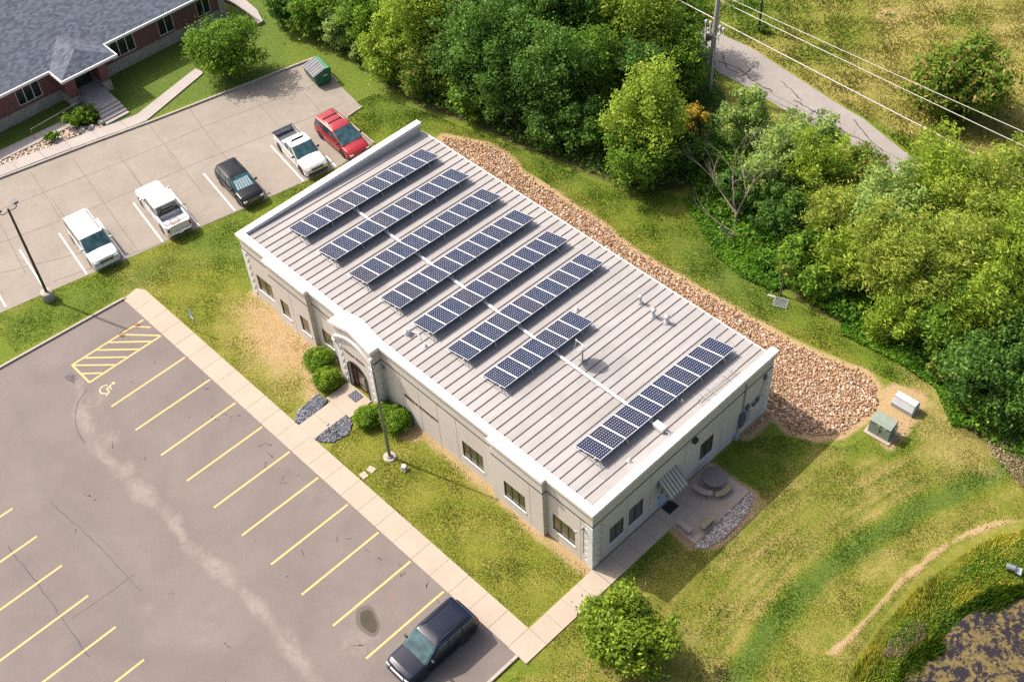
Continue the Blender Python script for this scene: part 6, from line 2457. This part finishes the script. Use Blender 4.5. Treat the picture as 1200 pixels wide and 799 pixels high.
# thin sapling beside the drain
x, y = at(914, 346)
T = tree('sapling', 'thin dead-looking sapling standing beside the storm drain', 'tree', x, y, .8, 2.3, 1.0, 'mix', 520, dens=.35, leaf=.09, clumps=8, trunkr=.06)


# bare dead tree
def bare(name, label, px, py, base_h, dirs, seed, rs=.12):
    rg = random.Random(seed)
    x, y = at(px, py, 0)
    T = thing(name, label, 'tree', (x, y, 0))
    tb = MB()

    def grow(p, d, l, r, lv, b):
        pts = [p]
        rr_ = [r]
        q = p
        for k in range(4):
            d = (d + Vector((rg.uniform(-.22, .22), rg.uniform(-.22, .22), rg.uniform(-.1, .2)))).normalized()
            q = q + d * l / 4
            pts.append(q)
            rr_.append(r * (1 - .17 * (k + 1)))
        b.tube(pts, rr_, 5)
        if lv > 0:
            for k in range(3 + (lv > 1)):
                i = rg.choice([2, 3, 4])
                nd = (d + Vector((rg.uniform(-.9, .9), rg.uniform(-.9, .9), rg.uniform(-.2, .6)))).normalized()
                grow(pts[i], nd, l * rg.uniform(.45, .7), rr_[i] * .65, lv - 1, b)
    tb.tube([(0, 0, -.2), (0, 0, base_h)], [rs * 1.3, rs], 7)
    tb.build('trunk', M['deadbark'], T)
    for dv in dirs:
        b = MB()
        grow(Vector((0, 0, base_h * .9)), Vector(dv[:3]).normalized(), dv[3], rs * .8, 3, b)
        b.build('limb', M['deadbark'], T)


bare('bare_tree', 'bare dead tree with pale branches leaning over the back lawn', 862, 262, 1.0, [(-.4, -.2, .9, 3.4), (-.9, .0, .6, 3.0), (.1, .2, 1.0, 3.6)], 5)
bare('bare_tree', 'bare pale branched dead tree standing among sage leaves near the pole', 893, 222, 2.2, [(.1, .1, 1, 3.0), (-.3, .2, 1, 2.6)], 9, .09)
bare('bare_tree', 'low fallen pale dead branches at the ground cover edge', 868, 282, .4, [(-.9, -.3, .25, 2.6), (-.4, -.8, .3, 2.0)], 12, .08)


# leafy ground layers
def ground_leaves(name, poly, n, size, h, kind, label, cat, seed, nf=.8, mound=.5):
    rg = np.random.default_rng(seed)
    pa = np.array(poly)
    lo, hi = pa.min(0), pa.max(0)
    P = []
    while len(P) < n:
        q = rg.uniform(lo, hi, (n * 2, 2))
        P += list(q[in_poly(q[:, 0], q[:, 1], poly)])
    P = np.array(P[:n])
    mz = (np.sin(P[:, 0] * 1.9 + seed) * np.sin(P[:, 1] * 1.6) + 1) / 2
    z = ground_h(P[:, 0], P[:, 1]) + rg.random(n) ** .6 * h * (1 - mound + mound * mz)
    P = np.stack([P[:, 0], P[:, 1], z], 1)
    nrm = rg.normal(size=(n, 3)) * .8
    nrm[:, 2] += nf
    nrm /= np.linalg.norm(nrm, axis=1)[:, None]
    a = np.cross(nrm, rg.normal(size=(n, 3)))
    a /= np.linalg.norm(a, axis=1)[:, None]
    bb = np.cross(nrm, a)
    s = (size * rg.uniform(.6, 1.4, n))[:, None]
    V = np.stack([P - bb * s, P + a * s * .6, P + bb * s, P - a * s * .6], 1).reshape(-1, 3)
    F = np.arange(4 * n).reshape(-1, 4)
    ton = np.clip(.5 + .35 * np.sin(P[:, 0] * 1.1) * np.cos(P[:, 1] * .9) + rg.uniform(-.35, .35, n), 0, 1)
    return stuff(np_mesh(name, V, F, LM[kind], {'tone': ('FACE', ton), 'odd': ('FACE', rg.random(n))}), label, cat)


ground_leaves('undergrowth', WOODA, 42000, .13, 1.0, 'dk', 'dark leafy undergrowth below the woods behind the cars', 'undergrowth', 1)
ground_leaves('undergrowth', WOODB, 52000, .13, 1.0, 'ivy', 'leafy undergrowth below the woods by the rock bed', 'undergrowth', 2)
IVY = P2([(815, 225), (850, 262), (885, 300), (920, 338), (905, 342), (868, 325), (838, 300), (818, 265), (800, 235)])
ground_leaves('ground_cover', IVY, 9000, .10, .4, 'ivy', 'dense green ground cover spilling onto the back lawn', 'ground cover', 3)
EDG = P2([(985, 372), (1060, 405), (1100, 430), (1130, 500), (1115, 500), (1095, 455), (1050, 425), (985, 392)])
ground_leaves('ground_cover', EDG, 7000, .09, .35, 'ivy', 'ragged green ground cover along the edge of the right woods', 'ground cover', 4)
LM['dead'] = leafmat('leaf_dead', (.34, .28, .16), (.55, .46, .30))
BR = P2([(1150, 500), (1200, 520), (1230, 560), (1215, 590), (1185, 560), (1158, 530)])
ground_leaves('dead_brush', BR, 5000, .06, .5, 'dead', 'pale dead brush at the right edge below the dark trees', 'brush', 5, nf=.1)


# grass blades: taller bank vegetation round the pond
def blades(name, poly, n, h0, h1, w, kind, label, cat, seed, lean=.45, clump=0.6):
    rg = np.random.default_rng(seed)
    pa = np.array(poly)
    lo, hi = pa.min(0), pa.max(0)
    P = []
    while len(P) < n:
        q = rg.uniform(lo, hi, (n * 2, 2))
        q = q[in_poly(q[:, 0], q[:, 1], poly)]
        d = .5 + .5 * np.sin(q[:, 0] * 2.3 + 1.1 * np.sin(q[:, 1] * 1.7) + seed) * np.sin(q[:, 1] * 2.6 + seed)
        q = q[rg.random(len(q)) > clump * d]
        P += list(q)
    P = np.array(P[:n])
    z = ground_h(P[:, 0], P[:, 1])
    h = rg.uniform(h0, h1, n) * (.6 + .4 * np.sin(P[:, 0] * 1.3) * np.sin(P[:, 1] * 1.1 + 2))
    ang = rg.uniform(0, 6.28, n)
    dx, dy = np.cos(ang), np.sin(ang)
    flow = np.sin(P[:, 0] * .9) + 2.2
    lx = lean * h * np.cos(flow) + rg.normal(0, .2, n) * h
    ly = lean * h * np.sin(flow) + rg.normal(0, .2, n) * h
    b0 = np.stack([P[:, 0] - dx * w, P[:, 1] - dy * w, z], 1)
    b1 = np.stack([P[:, 0] + dx * w, P[:, 1] + dy * w, z], 1)
    m0 = np.stack([P[:, 0] + lx * .4 + dx * w * .8, P[:, 1] + ly * .4 + dy * w * .8, z + h * .6], 1)
    t0 = np.stack([P[:, 0] + lx, P[:, 1] + ly, z + h * .92], 1)
    V = np.stack([b0, b1, m0, t0], 1).reshape(-1, 3)
    F = np.arange(4 * n).reshape(-1, 4)
    ton = np.clip(.5 + .45 * np.sin(P[:, 0] * 1.9 + seed) * np.cos(P[:, 1] * 1.5) + rg.uniform(-.3, .3, n), 0, 1)
    if name == 'turf_blades':
        ix = np.clip(np.searchsorted(gx, P[:, 0]), 0, len(gx) - 1)
        iy = np.clip(np.searchsorted(gy, P[:, 1]), 0, len(gy) - 1)
        k = iy * len(gx) + ix
        ton = np.clip(-.04 + .38 * mid[k] + .85 * dry[k] - .5 * lush[k] + .3 * dirt[k] + rg.uniform(-.16, .2, n), 0, 1)
        keep = rg.random(n) > dirt[k] * 1.1
        V = V.reshape(n, 12)[keep].reshape(-1, 3)
        ton = ton[keep]
        n = int(keep.sum())
        F = np.arange(4 * n).reshape(-1, 4)
    return stuff(np_mesh(name, V, F, LM[kind], {'tone': ('FACE', ton), 'odd': ('FACE', rg.random(n))}), label, cat)


BK1 = P2([(975, 850), (1000, 785), (1032, 735), (1072, 695), (1120, 656), (1165, 632), (1300, 600), (1400, 650), (1240, 696), (1180, 702), (1140, 716), (1105, 748), (1070, 768), (1058, 810), (1040, 880), (1000, 900)], -.2)
blades('bank_grass', BK1, 46000, .12, .5, .024, 'reed', 'long yellowish grass covering the pond bank', 'tall grass', 21)
BKS = P2([(1000, 850), (1012, 800), (1040, 745), (1080, 705), (1120, 668), (1165, 642), (1300, 610), (1300, 690), (1200, 700), (1150, 708), (1100, 745), (1055, 775), (1045, 850)], -.2)
ground_leaves('bank_brush', BKS, 14000, .055, .40, 'md', 'yellow-green weedy brush mixed into the pond bank grass', 'brush', 23, nf=.35, mound=.9)
DBR = P2([(1035, 770), (1045, 745), (1065, 730), (1085, 735), (1080, 752), (1060, 768)], -.2)
blades('dead_reeds', DBR, 2600, .25, .6, .02, 'dead', 'pale flattened dead reeds on the pond bank', 'reeds', 24, lean=.9)
RING = P2([(1040, 830), (1052, 785), (1064, 764), (1090, 748), (1104, 728), (1124, 710), (1156, 694), (1200, 686), (1250, 680), (1250, 700), (1200, 712), (1162, 718), (1134, 732), (1116, 750), (1098, 768), (1078, 778), (1066, 830)], -.5)
LM['wet'] = leafmat('leaf_wet', (.035, .085, .01), (.12, .20, .015), (.20, .30, .02), .15)
blades('pond_reeds', RING, 15000, .25, .95, .026, 'wet', 'dark and vivid green reeds ringing the pond', 'reeds', 22)
# lawn: a short turf of real blades over the nearest grass
FLD = P2([(770, -30), (900, -40), (1230, -60), (1300, 200), (1230, 260), (1130, 215), (1065, 178), (1012, 138), (935, 90), (880, 55), (820, 32)])
LM['turf'] = leafmat('turf_blade', (.052, .130, .008), (.40, .325, .095))
LM['turf'].node_tree.nodes['Principled BSDF'].inputs['Specular IOR Level'].default_value = .1
blades('turf_blades', [(13.9, -4.95), (30.9, -4.95), (30.9, -.15), (27.6, -.4), (23.3, -.4), (14.0, -.1)], 26000, .045, .10, .022, 'turf', 'worn short lawn between sidewalk and front wall', 'lawn', 31, lean=.6)
blades('turf_blades', [(32.4, -24), (32.4, 4.9), (35.1, 5.0), (35.3, 10), (31.2, 10.6), (31.2, 12.6), (33, 14.6), (36, 16.2)] + P2([(1100, 470), (1150, 520), (1215, 590), (1230, 600), (1165, 618), (1120, 640), (1070, 680), (1035, 722), (1000, 775), (985, 860)]), 110000, .045, .10, .024, 'turf', 'mown lawn right of the building', 'lawn', 32, lean=.6)
blades('turf_blades', [(-6.2, -4.9), (10.0, -4.9), (10.05, -3), (9.8, -.2), (7.2, -.2), (3, -.4), (0, -.1), (-.1, 15.4), (-5.5, 15.4), (-7.4, 4), (-9.0, -4.2), (-11.4, -14), (-7.0, -14), (-6.3, -6.4)], 52000, .045, .10, .022, 'turf', 'lawn left of the entrance and between the car parks', 'lawn', 33, lean=.6)
blades('turf_blades', P2([(395, 130), (440, 110), (520, 140), (600, 172), (700, 215), (790, 228), (850, 300), (940, 360), (1090, 440), (1095, 470), (1030, 440), (880, 372), (740, 290), (640, 215), (560, 165), (500, 158), (430, 165)]), 50000, .045, .10, .024, 'turf', 'back lawn between the rocks and the woods', 'lawn', 34, lean=.6)

blades('turf_blades', FLD, 60000, .12, .25, .05, 'turf', 'dry uneven grass of the field beyond the old road', 'grass field', 35, lean=.7)

# ------------------------------------------------------------------ pond
mt, N, L, P_ = nt('pond_water')
n1 = noise(N, L, 1.15, 8, .8, dist=.45)
n2 = noise(N, L, 5.5, 5, .7)
s_ = math_(N, L, 'ADD', n1, math_(N, L, 'MULTIPLY', math_(N, L, 'SUBTRACT', n2, .5), .35))
f = ramp(N, L, s_, .495, .53)
scum = mixc(N, L, ramp(N, L, n2, .3, .7), (.065, .052, .016), (.165, .12, .045))
L.new(mixc(N, L, f, (.022, .018, .022), scum), P_.inputs['Base Color'])
P_.inputs['Specular IOR Level'].default_value = .3
rgh = math_(N, L, 'ADD', math_(N, L, 'MULTIPLY', f, .7), .15)
L.new(rgh, P_.inputs['Roughness'])
b = MB().add([(38, -8, -.62), (64, -8, -.62), (64, 26, -.62), (38, 26, -.62)], [(0, 1, 2, 3)])
pw = [(p[0] + (p[0] - 47.5) * .10, p[1] + (p[1] - 8) * .08) for p in POND]
b = MB().add([(x, y, -.62) for x, y in pw][::1], [tuple(range(len(pw)))])
struct(b.build('pond_water', mt))

SC.render.engine = 'CYCLES'
SC.cycles.use_denoising = False
SC.cycles.sample_clamp_indirect = 6
SC.cycles.caustics_reflective = False
SC.cycles.caustics_refractive = False
SC.cycles.max_bounces = 6
